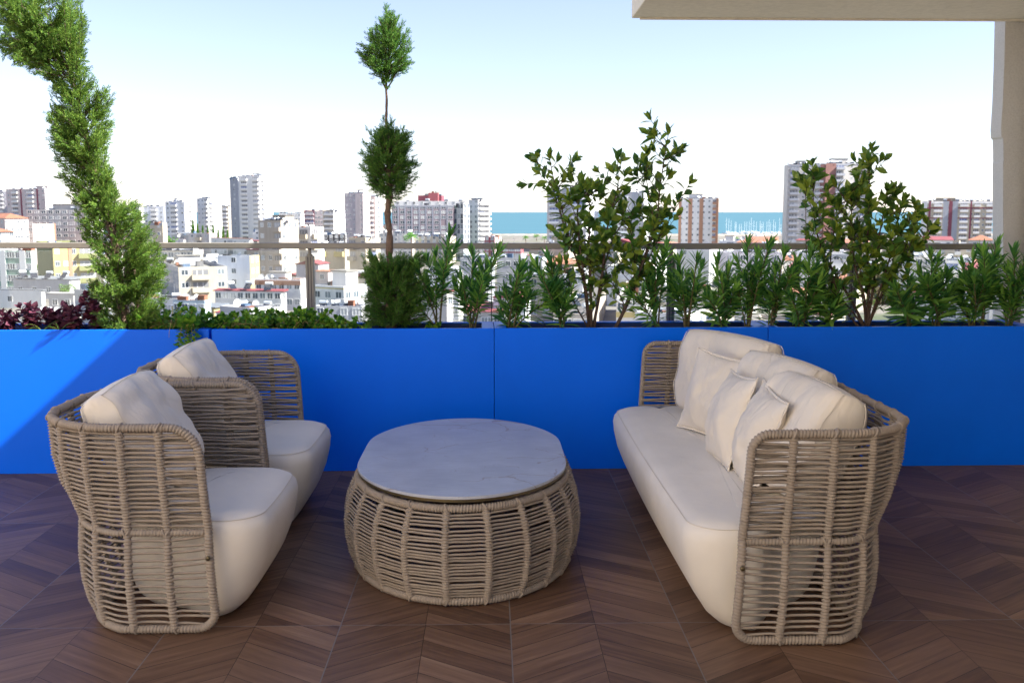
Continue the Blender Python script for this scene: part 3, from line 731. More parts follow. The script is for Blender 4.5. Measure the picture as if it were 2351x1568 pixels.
tier('middle_tier', 894, 368, 65, 98, .16, 330, 462, 200, 32, size=.052)
tier('bottom_tier', 903, 664, 78, 86, .20, 640, 745, 300, 33, flat=1, size=.046, per=22)

# oleanders
def leaf_template(widths, fold=.25, bend=.25, n=5):
    V = []; F = []; zs_ = np.linspace(0, 1, n)
    for z, w_ in zip(zs_, widths):
        for x in (-1, 0, 1): V.append((x*w_, abs(x)*w_*fold - bend*z*z, z))
    for i in range(n-1):
        for j in range(2): F.append((i*3+j, i*3+j+1, i*3+j+4, i*3+j+3))
    return np.array(V), np.array(F)
LAN = leaf_template([.012, .068, .092, .064, .004], .35, .14)
OVA = leaf_template([.02, .18, .25, .19, .02], .20, .22)
ROU = leaf_template([.05, .34, .42, .28, .02], .22, .25)
def stem_leaves(gl, path, f0, step, nper, L0, T, open0=1.0, open1=.35, rs=None, droop=0.0, tipcluster=0):
    d_ = np.r_[0, np.cumsum(np.linalg.norm(np.diff(path, axis=0), axis=1))]; Lt = d_[-1]
    s = np.arange(f0*Lt, Lt, step); pos = []; di = []; sc = []; hi = []
    a0 = rs.rand()*6
    for i, si in enumerate(s):
        p = np.array([np.interp(si, d_, path[:, k]) for k in range(3)]); p2 = np.array([np.interp(min(si+.01, Lt), d_, path[:, k]) for k in range(3)]); p1 = np.array([np.interp(max(si-.01, 0), d_, path[:, k]) for k in range(3)])
        t = unit(p2-p1); f = (si/Lt-f0)/(1-f0+1e-6); op = open0+(open1-open0)*f**1.5
        e1 = unit(np.cross(t, [.3, .9, .1])); e2 = np.cross(t, e1)
        for j in range(nper):
            a = a0+i*1.9+j*2*pi/nper+rs.randn()*.25; rad = cos(a)*e1+sin(a)*e2; oo = op*rs.uniform(.8, 1.2)
            pos.append(p); di.append(t*cos(oo)+rad*sin(oo)+np.array([0, 0, -droop*rs.rand()])); hi.append(-rad if False else rad)
            sc.append(L0*rs.uniform(.75, 1.15)*(1-.25*f if f > .7 else 1)*(.8 if f < .15 else 1))
    for k in range(tipcluster):
        a = rs.rand()*6; t = unit(path[-1]-path[-2]); e1 = unit(np.cross(t, [.3, .9, .1])); e2 = np.cross(t, e1); rad = cos(a)*e1+sin(a)*e2; oo = rs.uniform(.08, .4)
        pos.append(path[-1]-t*rs.uniform(0, .02)); di.append(t*cos(oo)+rad*sin(oo)); hi.append(rad); sc.append(L0*rs.uniform(.6, .95))
    if pos:
        # template bends towards -y local; hint chosen so that leaves arch outwards and down
        Z = unit(np.array(di)); Hh = np.array(hi); X = np.cross(Z, Hh); scatter(gl, *T, np.array(pos), Z, np.array(sc), hint=np.cross(X, Z)*0+np.cross(Z, X)*-1 if False else unit(np.cross(Z, X)))
def oleander(base, tops, label, seed, L0=.118):
    rs = np.random.RandomState(seed); Yb = YP+rs.uniform(-.05, .06); b = PY(base, 752, Yb)
    root = empty('oleander_shrub', (b[0], b[1], .77)); tag(root, label, 'shrub', 'young oleanders in the planters')
    gl = G(); gs = G()
    tops = list(tops) + [(x_ + rs.uniform(-26, 26), y_ + rs.uniform(25, 80)) for x_, y_ in tops[:2]]
    for k, (x, y) in enumerate(tops):
        Yt = Yb+rs.uniform(-.16, .14); tip = PY(x, y, Yt) - np.array(root.location); tip[2] -= .075
        o = np.array([rs.uniform(-.015, .015), rs.uniform(-.015, .015), 0]); c = o*.5+tip*.45; c[0] -= (tip[0]-o[0])*.22; c[1] += rs.uniform(-.03, .03); 
        q = np.linspace(0, 1, 14)[:, None]; path = (1-q)**2*o+2*q*(1-q)*c+q*q*tip
        gs.tube(path, np.linspace(.0062, .0028, 14), 6)
        hh = tip[2]; stem_leaves(gl, path, (.35 if hh > .3 else .20), .021, 3, L0*rs.uniform(.85, 1.1), LAN, 1.15, .42, rs, .15, 9)
        for m_ in range(rs.randint(1, 3)):
            i0 = rs.randint(4, 10); p0 = path[i0]; a = rs.rand()*6; e = p0+np.array([cos(a)*.06, sin(a)*.05, rs.uniform(.06, .14)]); sp_ = np.array([p0, (p0+e)/2+[0, 0, -.01], e]); gs.tube(sp_, [.003, .0025, .002], 5)
            stem_leaves(gl, sp_, .25, .018, 3, L0*.8, LAN, 1.0, .5, rs, .1, 6)
    gl.build('leaves', M['oleander'], root); gs.build('stems', M['stem'], root, True)
OL = [(1005, [(962, 590), (1033, 515), (1000, 560)], 'oleander right of the topiary with one tall leafy tip above the handrail'),
      (1083, [(1085, 560), (1140, 555), (1052, 640), (1110, 610)], 'oleander in dark pebbles at the right end of the second planter'),
      (1172, [(1193, 590), (1150, 665), (1215, 600), (1248, 668)], 'low oleander at the left end of the third planter'),
      (1290, [(1262, 572), (1290, 640), (1235, 590)], 'oleander standing in front of the left stems of the tall broad-leaved shrub'),
      (1508, [(1475, 585), (1505, 565), (1490, 640), (1530, 545)], 'oleander right of the tall broad-leaved shrub, touching its right stems'),
      (1578, [(1560, 575), (1600, 568), (1610, 590), (1545, 620)], 'oleander above the far sofa arm in front of the white and orange tower'),
      (1658, [(1650, 575), (1672, 600), (1630, 660)], 'slender oleander behind the far corner of the sofa'),
      (1715, [(1718, 535), (1765, 540), (1740, 565), (1690, 625)], 'bushy oleander rising above the handrail in front of the marina'),
      (1768, [(1800, 555), (1780, 600), (1825, 585)], 'oleander at the left end of the rightmost planter'),
      (1842, [(1832, 580), (1862, 560), (1880, 620), (1815, 650)], 'oleander left of the multi-stemmed broad-leaved shrub'),
      (1905, [(1895, 580), (1915, 640), (1880, 660)], 'small oleander growing against the left stems of the multi-stemmed shrub'),
      (2088, [(2085, 600), (2110, 650), (2060, 640)], 'oleander right of the multi-stemmed broad-leaved shrub'),
      (2150, [(2140, 565), (2175, 610), (2130, 620), (2190, 640)], 'oleander in front of the maroon and blue tower'),
      (2232, [(2235, 570), (2215, 590), (2260, 620), (2205, 650)], 'oleander left of the stucco pillar with leaves at handrail height'),
      (2255, [(2290, 535), (2275, 580), (2262, 560)], 'tallest oleander, in front of the stucco pillar'),
      (2312, [(2330, 560), (2345, 600), (2300, 640), (2355, 560)], 'rightmost oleander at the edge of the picture before the pillar')]
for i, (b, tops, lb) in enumerate(OL): oleander(b, tops, lb, 40+i)

# broad-leaved shrubs
def broadleaf(name, label, bx, stems, seed, L0=.080, twig=1.9):
    rs = np.random.RandomState(seed); b = PY(bx, 752, YP); root = empty(name, (b[0], b[1], .77)); tag(root, label, 'shrub')
    gl = G(); gs = G()
    for st in stems:
        pts, r0, f0, nt_ = st; Yo = rs.uniform(-.07, .07)
        P = np.array([PY(x, y, YP+.02+Yo*i/len(pts)+rs.uniform(-.015, .015)) for i, (x, y) in enumerate(pts)]) - np.array(root.location)
        q = np.linspace(0, len(P)-1, 26); 
        # smooth path
        Pi = np.stack([np.interp(q, np.arange(len(P)), P[:, k]) for k in range(3)], -1)
        for _ in range(2): Pi[1:-1] = (Pi[:-2]+2*Pi[1:-1]+Pi[2:])/4
        gs.tube(Pi, np.linspace(r0, .0016, 26), 7)
        stem_leaves(gl, Pi, f0*.62, .026, 1, L0, OVA, 1.05, .7, rs, .25, 5)
        for k in range(int(nt_*twig)):
            i0 = int(26*rs.uniform(max(f0*.6, .08), .93)); p0 = Pi[i0]; a = rs.rand()*2*pi; Lt = rs.uniform(.06, .17)
            e = p0+np.array([cos(a)*Lt*.75, sin(a)*Lt*.55, Lt*rs.uniform(.35, 1.0)]); m_ = (p0+e)/2+np.array([0, 0, -.015]); q2 = np.linspace(0, 1, 6)[:, None]; tw = (1-q2)**2*p0+2*q2*(1-q2)*m_+q2*q2*e
            gs.tube(tw, np.linspace(.0028, .0013, 6), 5); stem_leaves(gl, tw, .35, .022, 1, L0*.95, OVA, 1.05, .7, rs, .3, 5)
    gl.build('leaves', M['laurel'], root); gs.build('stems', M['stem_dark'], root, True)
broadleaf('laurel_shrub', 'tall broad-leaved shrub with long thin shoots in the third planter, left of the sofa', 1400, [
    ([(1352, 752), (1340, 640), (1310, 560), (1290, 480), (1268, 400), (1262, 362)], .007, .45, 7), ([(1352, 752), (1338, 630), (1300, 540), (1275, 450), (1245, 420), (1205, 424)], .004, .85, 1),
    ([(1352, 752), (1335, 620), (1295, 520), (1270, 430), (1235, 375), (1222, 365)], .003, .9, 1), ([(1352, 752), (1335, 620), (1295, 520), (1275, 430), (1300, 385), (1315, 368)], .003, .92, 1),
    ([(1355, 752), (1345, 660), (1330, 560), (1325, 480), (1330, 445)], .010, .3, 10), ([(1358, 752), (1356, 660), (1352, 560), (1355, 470), (1350, 440)], .010, .25, 11),
    ([(1362, 752), (1380, 660), (1390, 560), (1398, 500), (1420, 430), (1418, 365)], .010, .25, 12), ([(1365, 752), (1378, 640), (1410, 540), (1440, 500), (1470, 485)], .007, .3, 8),
    ([(1415, 752), (1450, 680), (1458, 620), (1455, 560), (1445, 520)], .009, .3, 8), ([(1415, 752), (1455, 660), (1490, 570), (1510, 500), (1515, 430), (1528, 350), (1535, 305)], .008, .35, 13),
    ([(1415, 752), (1455, 650), (1490, 560), (1500, 490), (1485, 420), (1478, 372)], .005, .55, 6), ([(1415, 752), (1435, 700), (1400, 640), (1380, 600)], .005, .3, 5),
    ([(1350, 752), (1320, 700), (1305, 640), (1300, 600)], .005, .3, 5), ([(1410, 752), (1470, 640), (1505, 560), (1545, 490), (1555, 460)], .004, .55, 5)], 71)
broadleaf('laurel_shrub', 'wide multi-stemmed broad-leaved shrub in the rightmost planter before the tall grey tower', 1988, [
    ([(1985, 752), (1960, 700), (1925, 640), (1890, 585), (1870, 520), (1866, 440), (1868, 400)], .010, .4, 12), ([(1985, 752), (1955, 710), (1900, 660), (1850, 600), (1850, 440), (1835, 418)], .003, .85, 1),
    ([(1988, 752), (1985, 680), (1958, 600), (1955, 520), (1955, 460), (1950, 440)], .009, .35, 12), ([(1990, 752), (1995, 660), (1990, 560), (1998, 470), (1995, 400), (1997, 385)], .009, .35, 13),
    ([(1990, 752), (2005, 660), (2015, 560), (2030, 480), (2040, 440)], .009, .3, 12), ([(1992, 752), (2025, 650), (2050, 570), (2065, 490), (2075, 462)], .007, .3, 9),
    ([(1992, 752), (2030, 660), (2080, 590), (2115, 550), (2140, 535)], .008, .4, 9), ([(1990, 752), (2040, 650), (2075, 580), (2095, 520), (2108, 490)], .004, .5, 5),
    ([(1975, 756), (1930, 700), (1890, 680), (1870, 650)], .007, .3, 4), ([(1985, 752), (1920, 670), (1905, 600), (1915, 520), (1925, 470)], .006, .35, 9),
    ([(1992, 752), (2010, 700), (2045, 690), (2070, 680)], .004, .4, 3), ([(1990, 752), (1975, 650), (1975, 540), (1930, 480), (1925, 470)], .005, .4, 8)], 77)

# purple-leaved bedding, creeper, hanging vine, grass tufts
def bedding(name, x, y0, h, spread, mat, smat, T, L0, label, cat, group, seed, n=8, flat=.6):
    rs = np.random.RandomState(seed); b = PY(x, 752, YP+rs.uniform(-.1, .08)); root = empty(name, (b[0], b[1], .775)); tag(root, label, cat, group)
    gl = G(); gs = G()
    for k in range(n):
        a = rs.rand()*6; r = spread*rs.uniform(.2, 1); e = np.array([cos(a)*r, sin(a)*r*flat, h*rs.uniform(.45, 1)]); m_ = e*.5+[0, 0, -.0]; m_[:2] *= .6
        q = np.linspace(0, 1, 7)[:, None]; P = 2*q*(1-q)*m_+q*q*e; gs.tube(P, np.linspace(.0028, .0014, 7), 5); stem_leaves(gl, P, .15, .017, 2, L0, T, 1.25, .8, rs, .35, 4)
    gl.build('leaves', mat, root); gs.build('stems', smat, root, True)
pg = 'purple-leaved bedding plants'
for i, (x, h, s, lb) in enumerate([(15, .13, .12, 'purple-leaved plant at the left edge of the picture'), (72, .17, .12, 'purple-leaved plant with upright shoots, second from the left edge'), (128, .12, .11, 'purple-leaved plant leaning over the blue rim between two grass tufts'),
                               (172, .15, .10, 'purple-leaved plant just left of the juniper'), (222, .27, .09, 'tallest purple-leaved plant, its shoots rising against the juniper')]):
    bedding('purple_plant', x, 750, h, s, M['purple'], M['purple'], ROU, .048, lb, 'plant', pg, 90+i, n=9)
gl = G(); gs = G(); rs = np.random.RandomState(101)
for k in range(260):
    x = rs.uniform(335, 840); dens = np.interp(x, [335, 390, 450, 600, 700, 840], [.8, 1, .8, .8, .8, .45])
    if rs.rand() > dens: continue
    hmax = np.interp(x, [335, 400, 520, 620, 720, 780, 840], [.09, .17, .10, .13, .13, .08, .07]); p = PY(x, 752, YP+rs.uniform(-.14, .13)); p[2] = .775
    a = rs.rand()*6; e = p+np.array([cos(a)*.07, sin(a)*.04, hmax*rs.uniform(.3, 1)]); m_ = (p+e)/2+[0, 0, .02]; q = np.linspace(0, 1, 6)[:, None]; P = (1-q)**2*p+2*q*(1-q)*m_+q*q*e
    P[:, 1] = np.maximum(P[:, 1], 5.615); gs.tube(P, .0016, 4, cap=False); stem_leaves(gl, P, .2, .015, 2, .037, ROU, 1.2, .8, rs, .3, 5)
tag(gl.build('creeper', M['creeper']), kind='stuff'); 
for k in range(60):
    x = rs.choice([rs.uniform(500, 600), rs.uniform(340, 420), rs.uniform(600, 800)]); p = PY(x, 745, YP+rs.uniform(-.13, 0)); p[2] = .80+rs.uniform(0, .03); a = rs.uniform(-.6, .6)
    e = p+np.array([rs.choice([-1, 1])*.10*rs.rand()-.02, -.02, .01]); m_ = (p+e)/2+[0, 0, rs.uniform(.0, .05)]; q = np.linspace(0, 1, 8)[:, None]; P = (1-q)**2*p+2*q*(1-q)*m_+q*q*e; P[:, 1] = np.maximum(P[:, 1], 5.60); gs.tube(P, .0011, 4, cap=False)
tag(gs.build('creeper_stems', M['straw']), kind='stuff')
root = empty('hanging_vine', tuple(PY(430, 752, 5.55)*[1, 1, 0]+[0, 0, .80])); tag(root, 'green vine hanging over the rim of the leftmost blue planter above the rear armchair', 'plant')
gl = G(); gs = G()
for k, (x0, x1, y1) in enumerate([(425, 408, 792), (430, 425, 798), (436, 445, 780), (440, 452, 770), (420, 415, 800), (432, 432, 790), (428, 440, 792), (395, 388, 775)]):
    a = PY(x0, 738, 5.66); b = PY(x0+(x1-x0)*.3, 742, 5.52); c = PY(x1, y1, 5.53-.01*(k % 3)); P = np.array([a, (a+b)/2+[0, 0, .02], b, (b+c)/2+[0, -.015, 0], c])-np.array(root.location)
    q = np.linspace(0, 4, 16); P = np.stack([np.interp(q, np.arange(5), P[:, j]) for j in range(3)], -1); P[1:-1] = (P[:-2]+2*P[1:-1]+P[2:])/4; gs.tube(P, .0015, 4); stem_leaves(gl, P, .05, .015, 2, .036 if k < 7 else .0001, ROU, 1.3, 1.0, rs, .2, 3)
gl.build('leaves', M['creeper'], root); gs.build('stems', M['straw'], root)
for i, (x, lb) in enumerate([(98, 'left yellow-green grass tuft curving over the blue rim among purple leaves'), (135, 'right yellow-green grass tuft among purple leaves')]):
    rs = np.random.RandomState(200+i); b = PY(x, 750, 5.63); root = empty('grass_tuft', (b[0], b[1], .79)); tag(root, lb, 'plant', 'grass tufts among purple leaves'); g = G()
    for k in range(7):
        a = rs.uniform(-pi, pi); L_ = rs.uniform(.07, .13); q = np.linspace(0, 1, 8); P = np.stack([np.cos(a)*L_*q, np.minimum(np.sin(a)*L_*q*.4, .03), L_*1.2*(q-q*q*rs.uniform(.5, 1.3))], -1)
        P[:, 1] -= .0; g.tube(P, np.linspace(.0028, .0006, 8), 4, rb=np.linspace(.001, .0003, 8))
    g.build('blades', M['grass'], root)
sprouts = [(1000, 'small bright green seedling on the pebbles at the topiary foot', .05, 'creeper'), (1250+60, 'small oleander seedling at the foot of the broad-leaved shrub', .09, 'oleander')]
rs = np.random.RandomState(300); x, lb, h, mt = sprouts[0]
bedding('seedling', x, 750, .05, .05, M['creeper'], M['stem'], ROU, .04, lb, 'plant', None, 301, n=4)

# ------------------------------------------------------------------ the city below: ground, shore, sea
g = G(); g.add([(-60000, 900, GZ-.6), (60000, 900, GZ-.6), (60000, 80000, GZ-.6), (-60000, 80000, GZ-.6)], [(0, 1, 2, 3)])
t = NT('sea_water'); sx = t.coord(); mp = t.n('Mapping'); mp.inputs['Scale'].default_value = (.004, .02, 1); t.l(sx, mp.inputs[0])
t.l(t.ramp(t.noise(1, 6, mp.outputs[0], .6), [(.3, (.045, .125, .165)), (.7, (.065, .155, .195))]), t.p.inputs['Base Color']); t.p.inputs['Roughness'].default_value = .55; t.p.inputs['Specular IOR Level'].default_value = .12
t.bump(t.noise(.15, 4), .3, 1.0)
tag(g.build('sea', t.m), kind='structure')
t = NT('city_ground'); n1 = t.noise(.02, 6, None, .7); n2 = t.noise(.4, 4)
c = t.ramp(n1, [(.35, (.12, .11, .10)), (.5, (.20, .185, .165)), (.62, (.08, .10, .05))]); c = t.mix(.3, c, t.ramp(n2, [(.3, (.5, .5, .5)), (.7, (1, 1, 1))]), 'MULTIPLY')
t.l(c, t.p.inputs['Base Color']); t.p.inputs['Roughness'].default_value = .95
g = G(); n = 40; xs = np.linspace(-3000, 3000, n); e = 928+10*np.sin(xs/90)
V = np.vstack([np.c_[xs, np.full(n, -1500.), np.full(n, GZ)], np.c_[xs, e, np.full(n, GZ)], np.c_[xs, e+8, np.full(n, GZ-1.5)]]); i = np.arange(n-1)
g.add(V, np.vstack([np.stack([i, i+1, i+n+1, i+n], -1), np.stack([i+n, i+n+1, i+2*n+1, i+2*n], -1)])); tag(g.build('ground', t.m), kind='structure')
g = G(); xs = np.linspace(-200, 1100, 60); r_ = 962+6*np.sin(xs/50)
for k in range(59):
    g.add([(xs[k], r_[k], GZ-1), (xs[k+1], r_[k+1], GZ-1), (xs[k+1], r_[k+1]+9, GZ+.9), (xs[k], r_[k]+9, GZ+.9), (xs[k], r_[k]+22, GZ-1), (xs[k+1], r_[k+1]+22, GZ-1)], [(0, 1, 2, 3), (3, 2, 5, 4)])
tag(g.build('breakwater', plain('pale_rock', (.30, .255, .21), .9, var=.3, scale=.2, bump=.6, bscale=.8)), 'long low breakwater of pale rocks in the harbour water', 'breakwater')

WC = dict(white=(.95, .94, .92), pink=(.88, .76, .74), cream=(.74, .66, .52), grey=(.68, .68, .70), mauve=(.74, .66, .68), plum=(.50, .40, .43), green=(.36, .56, .46), yellow=(.72, .60, .27), olive=(.36, .38, .16), bluew=(.90, .93, .98),
          lilac=(.68, .65, .72), beige=(.62, .55, .46), red=(.50, .15, .17), terra=(.62, .30, .18), slate=(.52, .55, .62), brown=(.42, .22, .19), navy=(.08, .10, .22), maroon=(.34, .10, .14), orange=(.66, .37, .24), stone=(.80, .77, .73), pblue=(.62, .74, .84), dark=(.10, .095, .10))
W = {k: wallpaint('wall_'+k, tuple(q_*(.80 if k in ('white', 'bluew') else .68) for q_ in v), .28 if k not in ('white',) else .18) for k, v in WC.items()}
RF = dict(red=roofmat('red_sheet_roof', (.24, .060, .070)), tile=roofmat('orange_tile_roof', (.34, .15, .09)), grey=roofmat('grey_sheet_roof', (.19, .21, .24)), conc=wallpaint('concrete_roof', (.24, .23, .215), .7), dirty=wallpaint('stained_roof', (.13, .12, .115), .7), white=wallpaint('white_roof', (.42, .41, .40), .6))
CL = [wallpaint('roof_clutter_%s' % n_, c_, .6) for n_, c_ in (('dark', (.06, .06, .065)), ('brick', (.30, .13, .08)), ('grey', (.22, .22, .23)), ('blue', (.10, .17, .28)))]
t = NT('window_glass'); oi = t.n('ObjectInfo'); t.l(t.ramp(oi.outputs['Random'], [(.0, (.055, .07, .09)), (.45, (.12, .15, .18)), (.7, (.32, .36, .38)), (.9, (.55, .55, .53))]), t.p.inputs['Base Color']); t.p.inputs['Roughness'].default_value = .12; M['pane'] = t.m
t = NT('balcony_shade'); oi = t.n('ObjectInfo'); t.l(t.ramp(oi.outputs['Random'], [(.0, (.14, .14, .15)), (.4, (.24, .24, .25)), (.7, (.42, .42, .42)), (.95, (.16, .20, .36))]), t.p.inputs['Base Color']); M['shade'] = t.m
M['frame'] = plain('white_window_frame', (.78, .78, .76), .5, var=.03)
M['metalw'] = plain('white_tank_metal', (.66, .70, .74), .4, metal=.35, var=.08, scale=3); M['panel'] = plain('dark_solar_panel', (.03, .035, .05), .2, var=.2); M['dish'] = plain('pale_dish', (.62, .62, .60), .6)
M['steel'] = plain('grey_steel', (.28, .28, .29), .5, metal=.5)

def proto_hide(o):      # prototypes are used through their mesh data only
    me = o.data; bpy.data.objects.remove(o); return me
def win_mesh(n, w=1.0, h=1.0):
    g = G(); t = .07
    g.box((0, -.03, t/2), (1, .06, t), m=0); g.box((0, -.03, 1-t/2), (1, .06, t), m=0)
    for x in np.linspace(-.5+t/2, .5-t/2, n+1): g.box((x, -.028, .5), (t*.8, .056, 1-2*t), m=0)
    g.box((0, -.012, .5), (1-t, .02, 1-2*t-.002), m=1)
    return proto_hide(g.build('window', [M['frame'], M['pane']]))
WM = [win_mesh(2), win_mesh(3), win_mesh(1)]
def bal_mesh(wm):
    # unit balcony: 1 wide, 1 deep (towards -y), 1 storey high; slab, solid front, thin panel coloured dark for a recess's shade
    g = G(); g.box((0, -.5, -.04), (1, 1, .05), m=0)
    for a, c, d in (((0), (0, -.97, .17), (1, .06, .36)), (0, (-.485, -.47, .17), (.03, .94, .36)), (0, (.485, -.47, .17), (.03, .94, .36))): g.box(c, d, m=0)
    g.box((0, -.02, .40), (.86, .035, .74), m=1); g.box((-.2, -.045, .38), (.03, .02, .70), m=2); g.box((.12, -.045, .38), (.03, .02, .70), m=2)
    return proto_hide(g.build('balcony', [wm, M['shade'], M['frame']]))
BMC = {}
def heater_proto(detail):
    root = empty('solar_water_heater')
    g = G(); P = np.array([(-.75, .1, 1.35), (.75, .1, 1.35)]); g.tube(P, .36, 16); tank = g
    p = G(); p.box((0, -.75, .62), (1.5, .06, 1.75), rx=R2(-50), m=1)
    s = G()
    s.tube([(-.6, -1.1, .3), (-.6, -.5, .33), (-.6, .1, .36), (-.6, .1, .9), (.6, .1, .9), (.6, .1, .36), (.6, -.5, .33), (.6, -1.1, .3)], .03, 4); s.tube([(-.6, .1, 0), (-.6, .1, 1.0)], .03, 4); s.tube([(.6, .1, 0), (.6, .1, 1.0)], .03, 4)
    if detail: tank.build('tank', M['metalw'], root, False); q = G(); q.F = [(f, 0) for f, m in p.F]; q.V = p.V; q.n = p.n; q.build('solar_panel', M['panel'], root); s.build('stand', M['steel'], root); return root
    bpy.data.objects.remove(root); a = G(); a.add(np.vstack(tank.V), tank.F[0][0], 0)
    for f, m in tank.F[1:]: a.F.append((f, 0))
    o = a.n; a.add(np.vstack(p.V), np.vstack([f for f, m in p.F]), 1); a.add(np.vstack(s.V), np.vstack([f - 0 for f, m in s.F]), 2)
    return a.build('solar_water_heater', [M['metalw'], M['panel'], M['steel']])
HP = heater_proto(True); HL = heater_proto(False); HPused = [False]; HLmesh = HL.data; bpy.data.objects.remove(HL)
g = G(); a = np.linspace(0, 2*pi, 17)[:-1]; V = [(0, 0, 1.0)]
for r_, y in ((.25, -.02), (.5, -.10)): V += [(r_*cos(k), y+.35*r_*sin(k), 1.0+r_*sin(k)) for k in a]
F3 = [(0, 1+i, 1+(i+1) % 16) for i in range(16)]; g.add(V, F3); g.F.append((np.array([(1+i, 17+i, 17+(i+1) % 16, 1+(i+1) % 16) for i in range(16)]), 0)); g.tube([(0, .08, 0), (0, .05, 1.0)], .04, 6); g.tube([(0, .02, .95), (0, -.45, 1.15)], .015, 4)
DISH = proto_hide(g.build('satellite_dish', M['dish']))
RS = np.random.RandomState(55)
HAND = []                                  # image boxes of placed buildings, for the fill-in houses
NHEAT = [0]
def heater(p, rz, detail, label, group, s=1.0):
    if detail:
        o = HP if not HPused[0] else copy_tree(HP); HPused[0] = True
    else: o = bpy.data.objects.new('solar_water_heater', HLmesh); COL.objects.link(o)
    o.location = p; o.rotation_euler = (0, 0, rz); o.scale = (s,)*3; tag(o, label, 'water heater', group)
def on_face(me, name, parent, O, e, u, z, sx, sy, sz, off=0.0):
    n = np.array([e[1], -e[0]]); o = bpy.data.objects.new(name, me); COL.objects.link(o); o.parent = parent
    p = O + e*u + n*off; o.location = (p[0], p[1], z); o.rotation_euler = (0, 0, atan2(e[1], e[0])); o.scale = (sx, sy, sz); return o
def building(name, label, cat, xl, xc, xr, dist=None, H=None, ytop=None, phi=12, wall='white', wall2=None, storeys=None, w1=3, w2=2, bal=(), bcol='white', roof='flat', rcol='conc', heat=0, dish=0, pent=None, short=None, depth=11, ww=1.3, wh=1.35, stripes=(), bands=None, group=None, sh=3.0, winset=0, parapet=.9, top=0, lowest=0):
    """xl/xc/xr: left edge, near corner, right edge in photograph units; ytop the roof line; H the height in metres"""
    if dist is None: dist = (EYE-H)*2300/(ytop-HORY)
    if H is None and dist >= 478 and xr < 890: dist *= 1.36; storeys = None; w1 = int(w1*1.35+.5); w2 = int(w2*1.3+.5); phi *= .5
    elif H is None and xl > 1200 and dist >= 428: dist *= 1.06 if dist > 500 else 1.22; storeys = None
    k = lambda x: (lambda d: d[0]/d[1])(ray(x, 487))
    if H is None: H = PY(xc, ytop, dist)[2]-GZ
    ph = R2(phi); C0 = np.array([k(xc)*dist, dist]); u1 = np.array([-cos(ph), sin(ph)]); u2 = np.array([sin(ph), cos(ph)])
    def solve(u, x):
        kk = k(x); den = u[0]-kk*u[1]
        return (kk*C0[1]-C0[0])/den if abs(den) > 1e-6 else 1e9
    s1 = solve(u1, xl) if xl < xc else depth; s2 = solve(u2, xr) if xr > xc else depth
    s1 = s1 if 0 < s1 < 120 else depth; s2 = s2 if 0 < s2 < 80 else depth
    HAND.append((xl, xr, ytop if ytop else 487+(EYE-H)*2300/dist, dist, C0+u1*s1/2+u2*s2/2, max(s1, s2)/2))
    O1 = C0+u1*s1; Q = [O1, C0, C0+u2*s2, O1+u2*s2]
    root = empty(name, (C0[0], C0[1], GZ)); tag(root, label, cat, group)
    Ql = [q-C0 for q in Q]; g = G(); n = 4; pa = parapet if roof == 'flat' else 0
    m0 = W[wall]; m1 = W[wall2 or wall]
    # outer walls; first face carries m0, second m1
    for i in range(4):
        a, b = Ql[i], Ql[(i+1) % 4]; g.add([(a[0], a[1], 0), (b[0], b[1], 0), (b[0], b[1], H), (a[0], a[1], H)], [(0, 1, 2, 3)], 0 if i in (0, 2) else 1)
    cen = sum(Ql)/4
    if pa:
        In = [cen+(q-cen)*(1-.5/np.linalg.norm(q-cen)) for q in Ql]
        for i in range(4):
            a, b, c, d = Ql[i], Ql[(i+1) % 4], In[(i+1) % 4], In[i]
            g.add([(a[0], a[1], H), (b[0], b[1], H), (c[0], c[1], H), (d[0], d[1], H)], [(0, 1, 2, 3)], 0); g.add([(d[0], d[1], H), (c[0], c[1], H), (c[0], c[1], H-pa), (d[0], d[1], H-pa)], [(0, 1, 2, 3)], 0)
    g.build('walls', [m0, m1], root)
    g = G(); e1, e2 = -u1, u2; a1 = atan2(e1[1], e1[0])
    if roof == 'flat': g.add([(q[0], q[1], H-pa) for q in In], [(0, 1, 2, 3)])
    else:
        rh = min(s1, s2)*(.22 if roof == 'hip' else .16); ov = .5; Qo = [cen+(q-cen)*(1+ov/np.linalg.norm(q-cen)) for q in Ql]
        V = [(q[0], q[1], H) for q in Qo]+[(q[0], q[1], H+.12) for q in Qo]
        if roof == 'hip':
            m = (Ql[0]+Ql[3])/2, (Ql[1]+Ql[2])/2; c_ = cen; tt = .45 if s1 > s2*1.3 else .08
            A, B = c_+(m[0]-c_)*tt, c_+(m[1]-c_)*tt; V += [(A[0], A[1], H+rh), (B[0], B[1], H+rh)]
            g.add(V, [(3, 2, 1, 0), (0, 1, 5, 4), (1, 2, 6, 5), (2, 3, 7, 6), (3, 0, 4, 7), (4, 5, 9, 8), (6, 7, 8, 9)]); b = g.n-10; g.F.append((np.array([(b+5, b+6, b+9), (b+7, b+4, b+8)]), 0))
        elif roof == 'gable':   # ridge from front to back
            A = (Qo[0]+Qo[1])/2; B = (Qo[2]+Qo[3])/2; V += [(A[0], A[1], H+rh), (B[0], B[1], H+rh)]
            g.add(V, [(3, 2, 1, 0), (3, 0, 4, 7), (1, 2, 6, 5), (4, 8, 9, 7), (5, 6, 9, 8), (0, 1, 5, 4), (2, 3, 7, 6)]); b = g.n-10; g.F.append((np.array([(b+4, b+5, b+8), (b+6, b+7, b+9)]), 0))
        else:                    # mono-pitch sheet roof falling to the front
            V[6] = (*Qo[2], H+rh*.8); V[7] = (*Qo[3], H+rh*.8); g.add(V, [(3, 2, 1, 0), (0, 1, 5, 4), (1, 2, 6, 5), (2, 3, 7, 6), (3, 0, 4, 7), (4, 5, 6, 7)])
            gg = G(); 
